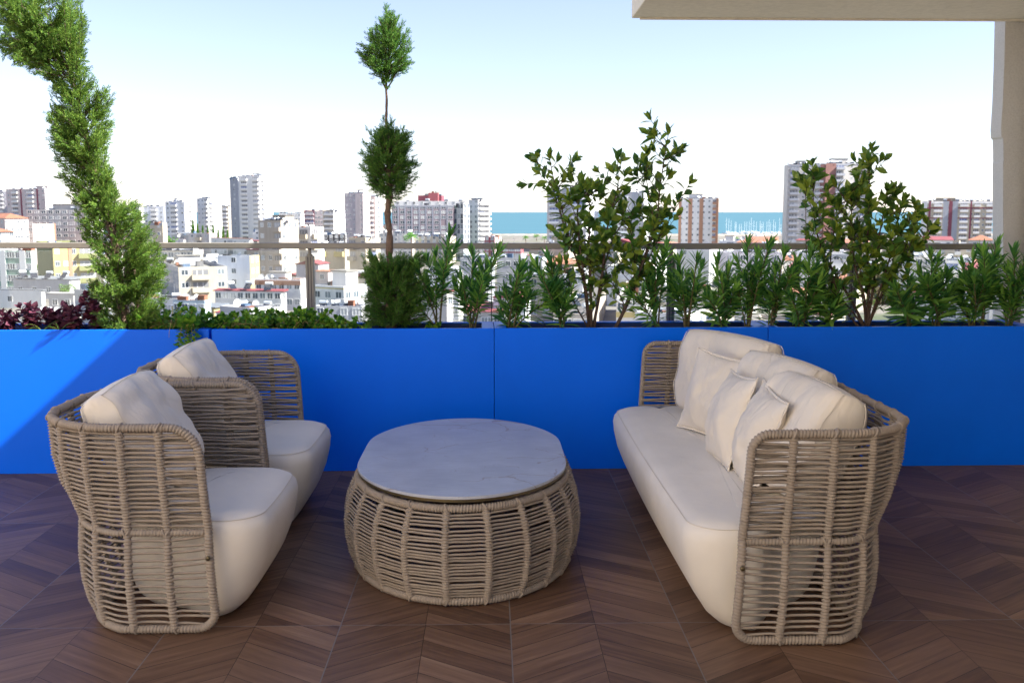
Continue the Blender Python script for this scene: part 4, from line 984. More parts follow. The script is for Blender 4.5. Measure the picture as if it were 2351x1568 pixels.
    g.build('roof', RF[rcol], root)
    st = storeys or max(1, int(H/sh)); fh = H/st if st else sh; O1l = O1-C0
    lo = lowest
    tot1 = st*w1; 
    balu = [(f, u, wd) for f, u, wd in bal]
    bk = bcol if bcol in W else 'white'
    if bk not in BMC: BMC[bk] = bal_mesh(W[bk])
    for fc, O, e, s, nw in ((1, O1l, e1, s1, w1), (2, Ql[1], e2, s2, w2)):
        for u, wd, col in [(a[1], a[2], a[3]) for a in stripes if a[0] == fc]:   # vertical painted strips
            gs_ = G(); c = O+e*s*u; nn = np.array([e[1], -e[0]]); c = c+nn*.06; gs_.box((c[0], c[1], H/2), (wd, .12, H-.02), rz=atan2(e[1], e[0])); gs_.build('wall_strip', W[col], root)
        if bands and fc == 1:
            for bz, bh, col in bands: bz = min(bz, H-bh/2-.15) if bz > H*.7 else bz; c = O+e*s*.5+np.array([e[1], -e[0]])*.05; gb = G(); gb.box((c[0], c[1], bz), (s+.1, .10, bh), rz=atan2(e[1], e[0])); gb.build('wall_band', W[col], root)
        us = [(i+.5)/nw for i in range(nw)] if nw else []
        bs = [(u, wd) for f, u, wd in balu if f == fc]
        for fl in range(lo, st):
            z = fl*fh
            for u in us:
                if any(abs(u-b_[0])*s < (b_[1]/2+ww*.55) for b_ in bs): continue
                if RS.rand() < .04: continue
                v = RS.randint(0, 3) if winset is None else winset; on_face(WM[v], 'window', root, O, e, s*u, z+fh*.36, ww, 1.2, wh)
            for u, wd in bs:
                if fl == 0: continue
                on_face(BMC[bk], 'balcony', root, O, e, s*u, z+.12, wd, 1.15, fh*.96)
    tz = GZ+H-pa
    if pent:
        for f, pw, phh in pent:
            g = G(); c = cen+(Ql[1]-Ql[0])*(f-.5)*.9+(Ql[2]-Ql[1])*.05; g.box((c[0], c[1], H-pa+phh/2), (pw, min(s2*.5, 6), phh), rz=a1); g.box((c[0], c[1], H-pa+phh+.12), (pw+.6, min(s2*.5, 6)+.6, .24), rz=a1, m=1); g.build('penthouse', [W[wall], RF['conc']], root)
    sn = short or label; near = dist < 420
    if roof == 'flat' and dist < 700:
        for i in range(RS.randint(2, 6)):
            u, v = RS.uniform(.08, .9), RS.uniform(.12, .85); p = Ql[0]+(Ql[1]-Ql[0])*u+(Ql[3]-Ql[0])*v; bw, bd2, bh2 = RS.uniform(.5, 2.6), RS.uniform(.5, 1.8), RS.uniform(.5, 1.9)
            g = G(); g.box((p[0], p[1], H-pa+bh2/2), (bw, bd2, bh2), rz=a1+RS.uniform(-.1, .1)); g.box((p[0], p[1], H-pa+bh2+.03), (bw+.15, bd2+.15, .06), rz=a1); g.build('roof_box', CL[RS.randint(0, 4)], root)
        for i in range(RS.randint(0, 3)):
            u, v = RS.uniform(.08, .9), RS.uniform(.12, .85); p = Ql[0]+(Ql[1]-Ql[0])*u+(Ql[3]-Ql[0])*v; hh_ = RS.uniform(2, 4.5); g = G(); q_ = np.array([p[0], p[1], H-pa])
            g.tube([q_, q_+[0, 0, hh_]], .05, 4); g.tube([q_+[-.6, 0, hh_*.9], q_+[.6, .2, hh_*.9]], .03, 4); g.build('antenna', M['steel'], root)
    if roof == 'flat' or roof == 'mono':
        for i in range(heat):
            u = (i+.5)/heat+RS.uniform(-.2, .2)/heat; v = RS.uniform(.08, .45); p = C0+Ql[0]+(Ql[1]-Ql[0])*min(.95, max(.05, u))+(Ql[3]-Ql[0])*v
            if roof == 'flat' and (v*s2 < 1.8): p = p+u2*1.6
            heater((p[0], p[1], tz+(0 if roof == 'flat' else .3+.8*v*min(s1, s2)*.16)), RS.uniform(-.5, .8), near, 'solar water heater on '+sn, 'water heaters on '+sn, RS.uniform(.9, 1.1)*(1.0 if near else 1.35))
        for i in range(dish):
            u = RS.uniform(.05, .95); p = C0+Ql[0]+(Ql[1]-Ql[0])*u+u2*RS.uniform(.9, 2.0); o = bpy.data.objects.new('satellite_dish', DISH); COL.objects.link(o)
            o.location = (p[0], p[1], tz+.02); o.rotation_euler = (0, 0, RS.uniform(-.9, .9)); o.scale = (1.3,)*3; tag(o, 'pale satellite dish on '+sn, 'satellite dish', 'dishes on '+sn)
    return root, H, dist
B = building
# --- skyline, left to right
B('apartment_block', 'purple-grey apartment block cut by the left edge of the picture', 'building', -60, 17, 22, 560, ytop=440, phi=10, wall='lilac', storeys=13, w1=6, w2=1, bal=((1, .8, 5),), heat=3, short='the purple-grey block at the left edge')
B('apartment_block', 'pale pink apartment block with maroon strips and red roof caps, upper left', 'building', 17, 106, 146, 540, ytop=434, phi=28, wall='pink', wall2='white', storeys=13, w1=7, w2=2, bal=((1, .22, 5), (1, .62, 5)), stripes=((1, .38, 1.3, 'maroon'), (1, .80, 1.3, 'maroon')), pent=((.75, 10, 3),), heat=5, short='the pink block with maroon strips')  # white second face puts the sun side into the wall colour
B('school_building', 'pale pink school-like building with orange hip roof, far left', 'building', -40, 10, 64, 430, ytop=502, phi=40, wall='pink', wall2='pink', storeys=6, w1=4, w2=8, roof='hip', rcol='tile', ww=1.1)
B('school_building', 'low pink wing with orange hip roof at the left edge above the handrail', 'building', -50, -10, 28, 330, ytop=533, phi=45, wall='pink', storeys=7, w1=2, w2=4, roof='hip', rcol='tile')
B('house', 'blank pink-white block between the pink school and the grey building, above the handrail', 'building', 65, 72, 122, 420, ytop=514, phi=70, wall='terra', wall2='pink', storeys=5, w1=0, w2=1, winset=0)
B('office_building', 'long light grey building with paired small windows behind the twisted juniper', 'building', 60, 205, 235, 440, ytop=482, phi=10, wall='stone', wall2='white', storeys=9, w1=9, w2=2, ww=2.2, wh=1.4, pent=((.6, 14, 3.2),), short='the long grey building', heat=2)
B('apartment_block', 'white mid-rise with roof tanks just right of the juniper crown', 'building', 262, 320, 338, 640, ytop=476, phi=18, wall='white', storeys=11, w1=5, w2=2, bal=((1, .5, 6),), heat=5, short='the white mid-rise right of the juniper', ww=1.8)
B('house', 'cream hall with dark flat roof edge between juniper and pale blue-grey blocks', 'building', 300, 372, 382, 400, ytop=512, phi=12, wall='cream', storeys=6, w1=4, w2=1, bands=((23.5, .8, 'slate'),))
B('apartment_block', 'pale blue-grey block, first right of the juniper', 'building', 330, 376, 384, 560, ytop=474, phi=12, wall='bluew', wall2='slate', storeys=11, w1=3, w2=1, bal=((1, .5, 4.5),), heat=4, short='the pale blue-grey block')
B('apartment_block', 'bluish white block with balconies left of the cypress row', 'building', 380, 424, 450, 520, ytop=463, phi=25, wall='bluew', wall2='white', storeys=12, w1=3, w2=2, bal=((1, .42, 5), (2, .5, 4)), heat=6, pent=((.4, 4, 3),), short='the bluish white block', ww=1.5)
B('apartment_block', 'white block with a dark column of balconies behind the cypress row', 'building', 453, 478, 509, 540, ytop=456, phi=42, wall='white', wall2='white', storeys=12, w1=2, w2=3, bal=((1, .8, 3), (2, .2, 4.5)), heat=6, short='the white block with dark balcony column', ww=1.0)
B('apartment_block', 'beige-grey block squeezed between white block and tall white tower', 'building', 505, 524, 533, 620, ytop=474, phi=20, wall='beige', storeys=11, w1=2, w2=1, bal=((1, .6, 4),), heat=4, short='the narrow beige-grey block')
B('tower_block', 'tallest white residential tower left of the picture centre', 'tower', 530, 549, 556, 500, ytop=409, phi=62, wall='slate', wall2='bluew', storeys=17, w1=1, w2=1, short='the tallest white tower wing')  # slate on the left face stands for the white tower's shaded side
B('apartment_tower', 'white seventeen-storey tower front with balcony columns, left of centre', 'tower', 548, 598, 627, 498, ytop=404, phi=24, wall='white', wall2='white', storeys=17, w1=3, w2=3, bal=((1, .28, 4.5), (1, .80, 4.5), (2, .2, 4)), heat=10, pent=((.5, 8, 2.6),), short='the tall white tower left of centre', ww=1.1)
B('apartment_block', 'row of low white flats right of the tall white tower', 'building', 640, 690, 703, 640, ytop=490, phi=15, wall='white', storeys=9, w1=6, w2=2, bal=((1, .5, 5),), bcol='navy', heat=8, short='the low white flats')
B('apartment_block', 'reddish mauve block with dark blue awnings in the distance', 'building', 698, 722, 730, 560, ytop=484, phi=10, wall='maroon', storeys=10, w1=1, w2=1, bal=((1, .5, 7),), bcol='mauve', heat=2, short='the reddish mauve block')
B('apartment_block', 'plain pinkish block beside the reddish mauve one', 'building', 722, 742, 748, 540, ytop=484, phi=12, wall='pink', wall2='mauve', storeys=10, w1=2, w2=1, heat=1, short='the plain pinkish block')
B('apartment_block', 'grey-beige block with brilliant white side wall left of the mauve tower', 'building', 741, 766, 794, 520, ytop=484, phi=38, wall='beige', wall2='white', storeys=10, w1=3, w2=3, bal=((1, .35, 4), (1, .8, 4)), heat=7, short='the grey-beige block with white side')
B('apartment_tower', 'mauve-grey tower with narrow window slots left of the topiary', 'tower', 792, 834, 852, 480, ytop=444, phi=22, wall='mauve', wall2='pink', storeys=14, w1=4, w2=2, stripes=((1, .72, 3.4, 'pink'),), heat=3, pent=((.7, 3.5, 3),), short='the mauve-grey tower', ww=1.0, wh=1.1)
B('apartment_block', 'bright white wing joined to the right of the mauve-grey tower', 'building', 846, 862, 878, 490, ytop=452, phi=40, wall='pink', wall2='white', storeys=13, w1=1, w2=2, bal=((1, .4, 3.5), (2, .5, 3.5)), heat=3, short='the bright white wing by the mauve tower')
_, hH, hd = B('hotel_building', 'mauve-grey hotel with rows of windows and green glass corner right of the topiary', 'building', 900, 1042, 1043, 450, ytop=472, phi=4, wall='plum', storeys=11, w1=9, w2=0, ww=2.0, wh=1.5, winset=0, stripes=tuple((1, u, .5, 'slate') for u in (.1, .21, .32, .44, .55, .66, .78, .89)), bands=((32.2, .6, 'slate'),), short='the mauve hotel', heat=0)
B('hotel_building', 'glass corner tower of the mauve hotel, teal panes', 'building', 1042, 1064, 1078, 449, ytop=472, phi=30, wall='green', wall2='slate', storeys=11, w1=3, w2=2, ww=1.5, wh=2.4, winset=2, short='the glass corner')
B('apartment_block', 'bright white block with stacked balconies at the left end of the sea view', 'building', 1076, 1098, 1124, 460, ytop=459, phi=38, wall='white', wall2='white', storeys=12, w1=2, w2=3, bal=((2, .3, 4), (2, .75, 4)), heat=5, short='the white block by the sea', ww=1.2)
B('apartment_block', 'white building with setback roof rising behind the mauve hotel', 'building', 905, 1070, 1100, 520, ytop=462, phi=6, wall='white', storeys=11, w1=9, w2=1, heat=4, short='the white building behind the hotel')
B('rooftop_block', 'maroon block standing highest behind the white hotel roof', 'building', 960, 1014, 1020, 560, ytop=449, phi=5, wall='maroon', storeys=13, w1=0, w2=0, short='the maroon block')
B('rooftop_block', 'small maroon cube above the maroon block', 'building', 984, 1006, 1008, 556, ytop=443, phi=5, wall='red', storeys=13, w1=0, w2=0, short='the small maroon cube')
B('apartment_tower', 'grey and white striped tower behind the tall broad-leaved shrub, left one', 'tower', 1256, 1346, 1374, 520, ytop=434, phi=14, wall='grey', wall2='bluew', storeys=14, w1=5, w2=2, bal=((1, .18, 5.5), (1, .78, 6)), bcol='bluew', heat=9, pent=((.5, 7, 3.2),), short='the left grey striped tower', stripes=((1, .5, 4.5, 'slate'),))
B('apartment_tower', 'grey and white striped tower behind the tall broad-leaved shrub, right one', 'tower', 1410, 1478, 1502, 540, ytop=442, phi=16, wall='grey', wall2='bluew', storeys=14, w1=4, w2=2, bal=((1, .3, 5.5), (2, .5, 4)), bcol='bluew', heat=6, pent=((.4, 6, 3),), short='the right grey striped tower', stripes=((1, .7, 4, 'slate'),))
B('apartment_tower', 'white tower with orange window strips standing against the sea', 'tower', 1558, 1648, 1664, 560, ytop=456, phi=12, wall='white', wall2='white', storeys=11, w1=7, w2=2, bal=((1, .93, 3.0),), bcol='orange', stripes=((1, .30, 2.2, 'orange'), (1, .58, 2.2, 'orange'), (1, .035, 1.6, 'orange'), (1, .985, 1.4, 'orange')), heat=7, pent=((.42, 8, 3.4),), short='the white and orange tower', ww=1.2, wh=1.3)
B('apartment_tower', 'tallest grey tower with brown central strip behind the multi-stemmed shrub', 'tower', 1806, 1893, 1896, 430, ytop=378, phi=6, wall='stone', storeys=17, w1=6, w2=0, bal=((1, .17, 4.6), (1, .82, 4.2)), bcol='slate', heat=7, pent=((.45, 7, 2.8),), short='the tallest grey tower', ww=1.1, stripes=((1, .96, 4.4, 'brown'),), bands=((48.5, .9, 'slate'),))
B('apartment_tower', 'right half of the tall grey tower, set beside its brown strip', 'tower', 1896, 1992, 1996, 431, ytop=376, phi=-4, wall='stone', storeys=17, w1=6, w2=0, bal=((1, .30, 4.6), (1, .90, 4.2)), bcol='slate', heat=10, pent=((.35, 8, 3.4),), short='the right half of the tall grey tower', ww=1.1, stripes=((1, .08, 5.5, 'brown'),), bands=((48.6, .9, 'slate'),))
B('apartment_tower', 'beige tower with maroon frames and blue panels beside the stucco pillar', 'tower', 2128, 2279, 2300, 480, ytop=462, phi=8, wall='cream', wall2='white', storeys=12, w1=11, w2=1, bal=((1, .16, 4.6), (1, .56, 4.6), (1, .76, 3.4), (1, .95, 4)), bcol='white', heat=12, pent=((.3, 12, 2.6),), short='the maroon-framed tower', ww=1.2,
  stripes=((1, .04, 1.2, 'maroon'), (1, .285, 3.0, 'slate'), (1, .36, 2.0, 'maroon'), (1, .43, 3.0, 'slate'), (1, .67, .9, 'maroon')), bands=((24.2, .7, 'maroon'), (18.3, .5, 'maroon'), (27.5, 1.2, 'white')))
# --- middle distance, at handrail height
B('house', 'dark brown penthouse row under solar heaters left of the topiary trunk', 'building', 740, 790, 796, 400, ytop=540, phi=6, wall='dark', storeys=7, w1=4, w2=1, heat=7, short='the dark brown penthouse')
B('house', 'long low white building with terrace at the handrail behind the topiary trunk', 'building', 870, 946, 950, 425, ytop=537, phi=8, wall='stone', wall2='white', storeys=7, w1=7, w2=1, heat=3, short='the long low white building')
B('house', 'beige flats with white terrace parapet between hotel and handrail', 'building', 950, 1030, 1046, 425, ytop=544, phi=12, wall='cream', storeys=7, w1=6, w2=1, heat=4, dish=1, short='the beige flats under the hotel')
B('house', 'small crimson house at the handrail below the sea', 'building', 1112, 1136, 1151, 400, ytop=545, phi=25, wall='red', wall2='pink', storeys=6, w1=2, w2=1, heat=1, short='the small crimson house')
B('house', 'crimson house with white windows under the handrail', 'building', 1140, 1196, 1202, 300, ytop=568, phi=10, wall='red', storeys=6, w1=4, w2=1, ww=1.6)
B('apartment_block', 'beige five-storey block with rounded balcony column left of the rail post', 'building', 592, 644, 684, 300, ytop=506, phi=30, wall='beige', wall2='cream', storeys=None, w1=3, w2=3, bal=((1, .85, 3.0),), bcol='beige', heat=9, pent=((.7, 5, 2.2),), short='the beige five-storey block', lowest=1, sh=3)
B('apartment_block', 'white flats with curved balconies behind the rail post', 'building', 680, 712, 742, 312, ytop=522, phi=32, wall='white', wall2='white', storeys=None, w1=2, w2=3, bal=((1, .5, 3.6), (2, .3, 3)), bcol='cream', heat=2, short='the white flats behind the rail post', lowest=2)
B('apartment_block', 'cream flats with yellow balcony fronts right of the rail post', 'building', 728, 790, 803, 322, ytop=560, phi=16, wall='cream', storeys=None, w1=4, w2=1, bal=((1, .15, 3), (1, .8, 3)), bcol='yellow', heat=3, short='the cream flats with yellow balconies', lowest=2)
B('apartment_block', 'sandy four-storey block just left of the topiary trunk', 'building', 800, 838, 872, 308, ytop=546, phi=38, wall='cream', wall2='cream', storeys=None, w1=3, w2=3, bal=((1, .2, 3), (2, .5, 3)), bcol='cream', heat=5, short='the sandy four-storey block', lowest=2)
# --- town below the handrail
B('apartment_block', 'mint green and white building under the handrail at far left', 'building', -30, 66, 73, None, 12, ytop=574, phi=8, wall='green', wall2='white', storeys=4, w1=5, w2=1, ww=2.2, wh=1.6, stripes=((1, .30, 1.6, 'white'), (1, .78, 1.6, 'white')), winset=1, dish=2, short='the mint green building')
B('apartment_block', 'yellow apartment house with shaded side coloured olive, left of the juniper', 'building', 79, 116, 210, None, 13, ytop=564, phi=62, wall='olive', wall2='yellow', storeys=4, w1=0, w2=5, bal=((2, .84, 4.5),), bcol='olive', ww=1.2, stripes=((2, .42, .9, 'orange'),), dish=2, heat=2, short='the yellow apartment house')  # olive on the side wall is the yellow house's shade put into colour
B('house', 'lilac house wall peeping out left of the juniper', 'building', 206, 230, 236, None, 11, ytop=574, phi=10, wall='lilac', storeys=3, w1=1, w2=1)
B('house', 'salmon pyramid-roofed house at handrail height right of the juniper', 'building', 340, 385, 402, None, 8, ytop=562, phi=30, wall='pink', storeys=3, w1=3, w2=2, roof='hip', rcol='red')
B('apartment_block', 'cream building with shaded side wall coloured grey, three storeys, right of the juniper', 'building', 355, 404, 516, None, 9, ytop=612, phi=66, wall='grey', wall2='cream', storeys=3, w1=0, w2=4, bal=((2, .45, 4.2),), bcol='cream', heat=2, dish=2, short='the cream three-storey building', pent=((.35, 5, 2.4),), ww=1.7)  # grey on the side wall stands for its shade
B('house', 'set-back upper storey full of roof tanks behind the cream three-storey building', 'building', 352, 440, 462, None, 11.5, ytop=574, phi=15, wall='cream', storeys=4, w1=6, w2=1, heat=6, short='the house with many tanks', ww=1.8)
B('house', 'grey-white house with blank side and yellow gable face', 'building', 495, 570, 592, None, 11, ytop=586, phi=14, wall='bluew', wall2='yellow', storeys=4, w1=1, w2=2, heat=0, dish=1, short='the grey-white blank house')
B('house', 'long house with wide crimson sheet roof left of the rail post', 'building', 486, 640, 652, None, 5, ytop=668, phi=10, wall='white', storeys=2, w1=9, w2=1, roof='mono', rcol='red', heat=3, short='the long crimson-roofed house', ww=1.3)
B('house', 'white house with terracotta band under its flat roof', 'building', 580, 686, 712, None, 7, ytop=640, phi=12, wall='white', storeys=2, w1=6, w2=2, bands=((6.2, 1.0, 'terra'),), heat=1, dish=2, pent=((.4, 4, 2.2),), short='the terracotta-banded white house')
B('house', 'grey gable house with maroon roof behind the rail post', 'building', 676, 728, 752, None, 8, ytop=606, phi=14, wall='lilac', storeys=2, w1=1, w2=1, roof='gable', rcol='red')
B('house', 'small orange-roofed house right of the rail post', 'building', 722, 750, 762, None, 6.5, ytop=622, phi=20, wall='pink', storeys=2, w1=1, w2=1, roof='mono', rcol='tile')
B('house', 'white house with yellow window surrounds and cornice, right of the rail post', 'building', 712, 786, 840, None, 7.6, ytop=656, phi=33, wall='white', wall2='white', storeys=2, w1=3, w2=3, heat=0, bands=((7.1, .25, 'yellow'), (3.4, .22, 'yellow')), pent=((.65, 3.6, 3.6),), short='the white house with yellow trim', ww=1.6)
B('house', 'roof crowded with steel tanks in front of the yellow-trimmed house', 'building', 716, 826, 850, None, 5.2, ytop=702, phi=8, wall='grey', storeys=2, w1=4, w2=1, heat=6, dish=2, short='the crowded tank roof', rcol='dirty')
B('house', 'pale blue house beside the creeper right of the juniper', 'building', 388, 462, 476, None, 6, ytop=688, phi=12, wall='pblue', storeys=2, w1=4, w2=1, rcol='grey', dish=2, short='the pale blue house')
B('house', 'blue sheet-roofed workshop left of the juniper', 'building', 20, 150, 175, None, 5, ytop=640, phi=10, wall='grey', storeys=1, w1=4, w2=1, roof='mono', rcol='grey', heat=4, short='the blue sheet-roofed workshop')
B('house', 'white gabled shed at the far left below the handrail', 'building', -14, 84, 92, None, 4.2, ytop=664, phi=12, wall='white', storeys=1, w1=2, w2=0, roof='gable', rcol='grey')
B('house', 'grey concrete house with blank walls behind the juniper foot', 'building', 160, 206, 250, None, 7, ytop=664, phi=30, wall='grey', wall2='stone', storeys=2, w1=1, w2=2, dish=2, short='the grey concrete house')
B('house', 'house with pale awning roof left of the juniper foot', 'building', 100, 158, 168, None, 4, ytop=672, phi=10, wall='stone', storeys=1, w1=2, w2=0, roof='mono', rcol='white')
B('apartment_block', 'white apartment house seen between the oleanders right of the topiary', 'building', 975, 1052, 1062, None, 10, ytop=622, phi=10, wall='bluew', wall2='white', storeys=3, w1=4, w2=1, heat=3, short='the white house between oleanders', ww=1.3, wh=1.6)
B('apartment_block', 'large grey unplastered building behind the second planter', 'building', 1056, 1120, 1136, None, 12, ytop=592, phi=10, wall='grey', wall2='slate', storeys=4, w1=3, w2=1, heat=2, short='the large grey building')
B('house', 'crimson-awninged shopfront low between two planters', 'building', 1062, 1162, 1172, None, 3.6, ytop=716, phi=6, wall='stone', storeys=1, w1=7, w2=0, roof='mono', rcol='red')
B('house', 'grey gabled house behind the low oleander', 'building', 1132, 1206, 1218, None, 6, ytop=684, phi=10, wall='bluew', storeys=2, w1=2, w2=1, roof='gable', rcol='red')
B('house', 'cream house left of the tall broad-leaved shrub', 'building', 1212, 1268, 1286, None, 9, ytop=634, phi=16, wall='cream', storeys=3, w1=2, w2=1, heat=2, short='the cream house by the shrub')
B('house', 'grey flat-roofed terrace of houses below the crimson house', 'building', 1140, 1246, 1256, None, 10, ytop=592, phi=8, wall='grey', storeys=3, w1=6, w2=1, rcol='dirty', heat=3, dish=2, short='the grey terrace')
B('apartment_block', 'white apartment house behind the stems of the tall broad-leaved shrub', 'building', 1286, 1340, 1352, None, 9.5, ytop=628, phi=10, wall='white', storeys=3, w1=4, w2=1, heat=3, short='the white house behind the shrub stems')
B('house', 'house with yellow strip between the tall shrub and the sofa', 'building', 1418, 1482, 1492, None, 6.5, ytop=686, phi=10, wall='white', storeys=2, w1=3, w2=1, bands=((3.6, 1.0, 'yellow'),), heat=1, short='the yellow-striped house')
B('house', 'cream house with grey-framed windows above the sofa', 'building', 1496, 1640, 1664, None, 8, ytop=664, phi=10, wall='cream', storeys=2, w1=6, w2=1, rcol='conc', heat=2, dish=1, short='the cream house above the sofa', ww=1.5)
B('house', 'white house with roof terrace right of the sofa back', 'building', 1664, 1726, 1742, None, 6.5, ytop=682, phi=14, wall='white', wall2='pink', storeys=2, w1=3, w2=1, heat=0, dish=1, short='the white roof-terrace house')
B('apartment_block', 'wide mauve wall under the handrail before the marina', 'building', 1670, 1800, 1812, None, 12, ytop=580, phi=5, wall='lilac', storeys=4, w1=5, w2=1, heat=4, short='the wide mauve building')
B('apartment_block', 'white four-storey house behind the multi-stemmed shrub at rail height', 'building', 1850, 1950, 1964, None, 12.5, ytop=578, phi=8, wall='white', storeys=4, w1=6, w2=1, heat=4, bands=((11.6, .6, 'slate'),), short='the white four-storey house')
B('house', 'bright yellow house right of the second rail post from the pillar', 'building', 1962, 2034, 2048, None, 9.5, ytop=608, phi=12, wall='yellow', storeys=3, w1=4, w2=1, heat=2, short='the bright yellow house')
B('apartment_block', 'grey and white apartment house left of the stucco pillar', 'building', 2056, 2180, 2200, None, 11.5, ytop=590, phi=6, wall='stone', wall2='white', storeys=4, w1=7, w2=1, heat=5, dish=1, short='the grey and white house near the pillar')
B('house', 'white house low behind the rightmost oleanders', 'building', 2180, 2270, 2290, None, 8, ytop=650, phi=8, wall='white', storeys=2, w1=4, w2=1, heat=2, short='the white house by the rightmost oleanders')

# --- fill-in houses where the photograph shows only crowded roofs
MARK = [(-60, 60, 'at the far left edge'), (60, 215, 'left of the juniper'), (215, 390, 'behind the juniper'), (390, 480, 'just right of the juniper'), (480, 600, 'above the creeper'), (600, 715, 'left of the rail post'), (715, 830, 'between rail post and topiary'), (830, 985, 'behind the topiary'),
        (985, 1130, 'behind the first oleanders'), (1130, 1280, 'behind the low oleander'), (1280, 1420, 'behind the tall shrub'), (1420, 1560, 'between tall shrub and sofa'), (1560, 1700, 'above the sofa'), (1700, 1850, 'below the marina'), (1850, 2010, 'behind the multi-stemmed shrub'), (2010, 2150, 'right of the multi-stemmed shrub'), (2150, 2360, 'near the stucco pillar')]
hand = list(HAND); placed = []
cn = dict(white='white', cream='cream', beige='beige', stone='pale stone', pink='pink', bluew='bluish white', grey='grey', yellow='yellow', lilac='lilac')
rn = dict(conc='flat concrete roof', dirty='stained flat roof', white='flat white roof', red='crimson sheet roof', tile='orange tiled roof', grey='grey sheet roof')
tries = 0; used = set()
while len(placed) < 170 and tries < 14000:
    tries += 1
    dist = 150*exp(RS.rand()*1.75); x = RS.uniform(-50, 2300); H = RS.choice([4, 6.5, 7, 9.5, 10, 12, 13] if dist > 230 else [3.6, 4.2, 6.5, 7, 7.5]); wm = RS.uniform(7.5, 15); wp = wm*2300/dist
    top = HORY+(EYE-H)*2300/dist
    if x < 0 or top > 742 or (x > 1100 and top < 552): continue
    c = np.array([(x-1124)/2300*dist, dist+4])
    if any(np.linalg.norm(c-h[4]) < (h[5]+wm*.62) for h in hand+placed): continue
    if any(h[0]-4 < x+wp/2 and h[1]+4 > x-wp/2 and h[3] > dist-10 and top < HORY+EYE*2300/h[3]-(8 if h[3] > 400 else 12) and (h[2]+ (70 if h[3] > 400 else 34)) > top for h in hand): continue
    col = RS.choice(['white', 'white', 'white', 'cream', 'cream', 'beige', 'stone', 'pink', 'bluew', 'grey', 'yellow', 'lilac'], p=[.16, .14, .14, .12, .08, .08, .08, .05, .06, .04, .03, .02])
    rk, rc = [('flat', 'conc'), ('flat', 'dirty'), ('flat', 'white'), ('mono', 'red'), ('gable', 'red'), ('hip', 'tile'), ('mono', 'grey'), ('gable', 'grey'), ('mono', 'tile')][RS.choice(9, p=[.22, .14, .10, .16, .08, .10, .08, .03, .09])]
    mk = [m[2] for m in MARK if m[0] <= x < m[1]] or ['near the stucco pillar']; row = 'nearest rows' if dist < 215 else ('middle rows' if dist < 340 else ('distant rows' if dist < 540 else 'farthest rows'))
    nst = {3: 'one', 4: 'one', 6: 'two', 7: 'two', 9: 'three', 10: 'three', 12: 'four', 13: 'four'}[int(H)]
    lb = '%s %s-storey house, %s, %s, in the %s' % (cn[col], nst, rn[rc], mk[0], row)
    if lb in used: continue
    used.add(lb); n0 = len(HAND)
    B('house', lb, 'building', x-wp/2, x+wp*RS.uniform(.1, .45), x+wp/2, dist, H, phi=RS.uniform(8, 40), wall=col, storeys=max(1, int(H/3)), w1=RS.randint(2, 5) if dist < 600 else 2, w2=RS.randint(1, 3), roof=rk, rcol=rc, heat=RS.randint(0, 3) if rk in ('flat', 'mono') and dist < 330 else 0, dish=RS.randint(0, 2), bal=((1, .5, 3.2),) if H > 9 and RS.rand() < .6 else (), bcol=RS.choice(['white', 'cream']), winset=None, short='the '+lb.replace(' house', '').replace(', in the ', ', ').split(',')[0]+' house '+mk[0]+', '+row, pent=((.3, 3.5, 2.4),) if rk == 'flat' and RS.rand() < .4 else None)
    placed.append(HAND[-1])
if not HPused[0]: pass

# --- trees in the town, marina, yachts
def crown_mesh(kind, seed):
    rs = np.random.RandomState(seed); g = G(); k = 900
    if kind == 'cypress':
        z = rs.rand(k); r = .075*(1-z)**.6*np.sqrt(rs.rand(k))*(1.1-.2*(z < .08)); a = rs.rand(k)*6.28; P = np.stack([r*np.cos(a), r*np.sin(a), .06+.94*z], -1); D = np.stack([np.cos(a)*.3, np.sin(a)*.3, np.ones(k)], -1); sc = .045
    else:
        cl = rs.randn(9, 3)*[.20, .20, .12]; c = cl[rs.randint(0, 9, k)]; P = c+unit(rs.randn(k, 3))*.17*rs.rand(k)[:, None]**.4+[0, 0, .62]; D = rs.randn(k, 3)+[0, 0, .4]; sc = .06
    scatter(g, *OVA, P, D, sc*rs.uniform(.7, 1.3, k)); return g
def town_tree(name, label, x, y0, y1, dist, kind, seed, wide=1.0, group=None, mat='topiary'):
    b = PY(x, y1, dist); Hh = PY(x, y0, dist)[2]-GZ; root = empty(name, (b[0], b[1], GZ)); tag(root, label, 'tree', group)
    g = crown_mesh(kind, seed); b[2] = GZ; o = g.build('crown', M[mat], root); o.scale = (Hh*wide, Hh*wide, Hh)
    g = G(); g.tube([(0, 0, 0), (.02*Hh, 0, Hh*.3), (0, 0, Hh*.62)], [.022*Hh, .016*Hh, .008*Hh], 7); g.build('trunk', M['bark'], root); return root
for i, (x, y0) in enumerate([(446, 508), (456, 516), (468, 520), (480, 524), (492, 518), (503, 526), (514, 522), (524, 530)]):
    town_tree('cypress_tree', 'slim dark cypress in the row before the white towers, number %s from the left' % ['one', 'two', 'three', 'four', 'five', 'six', 'seven', 'eight'][i], x, y0, 590, 520, 'cypress', 400+i, .95, 'row of cypresses')
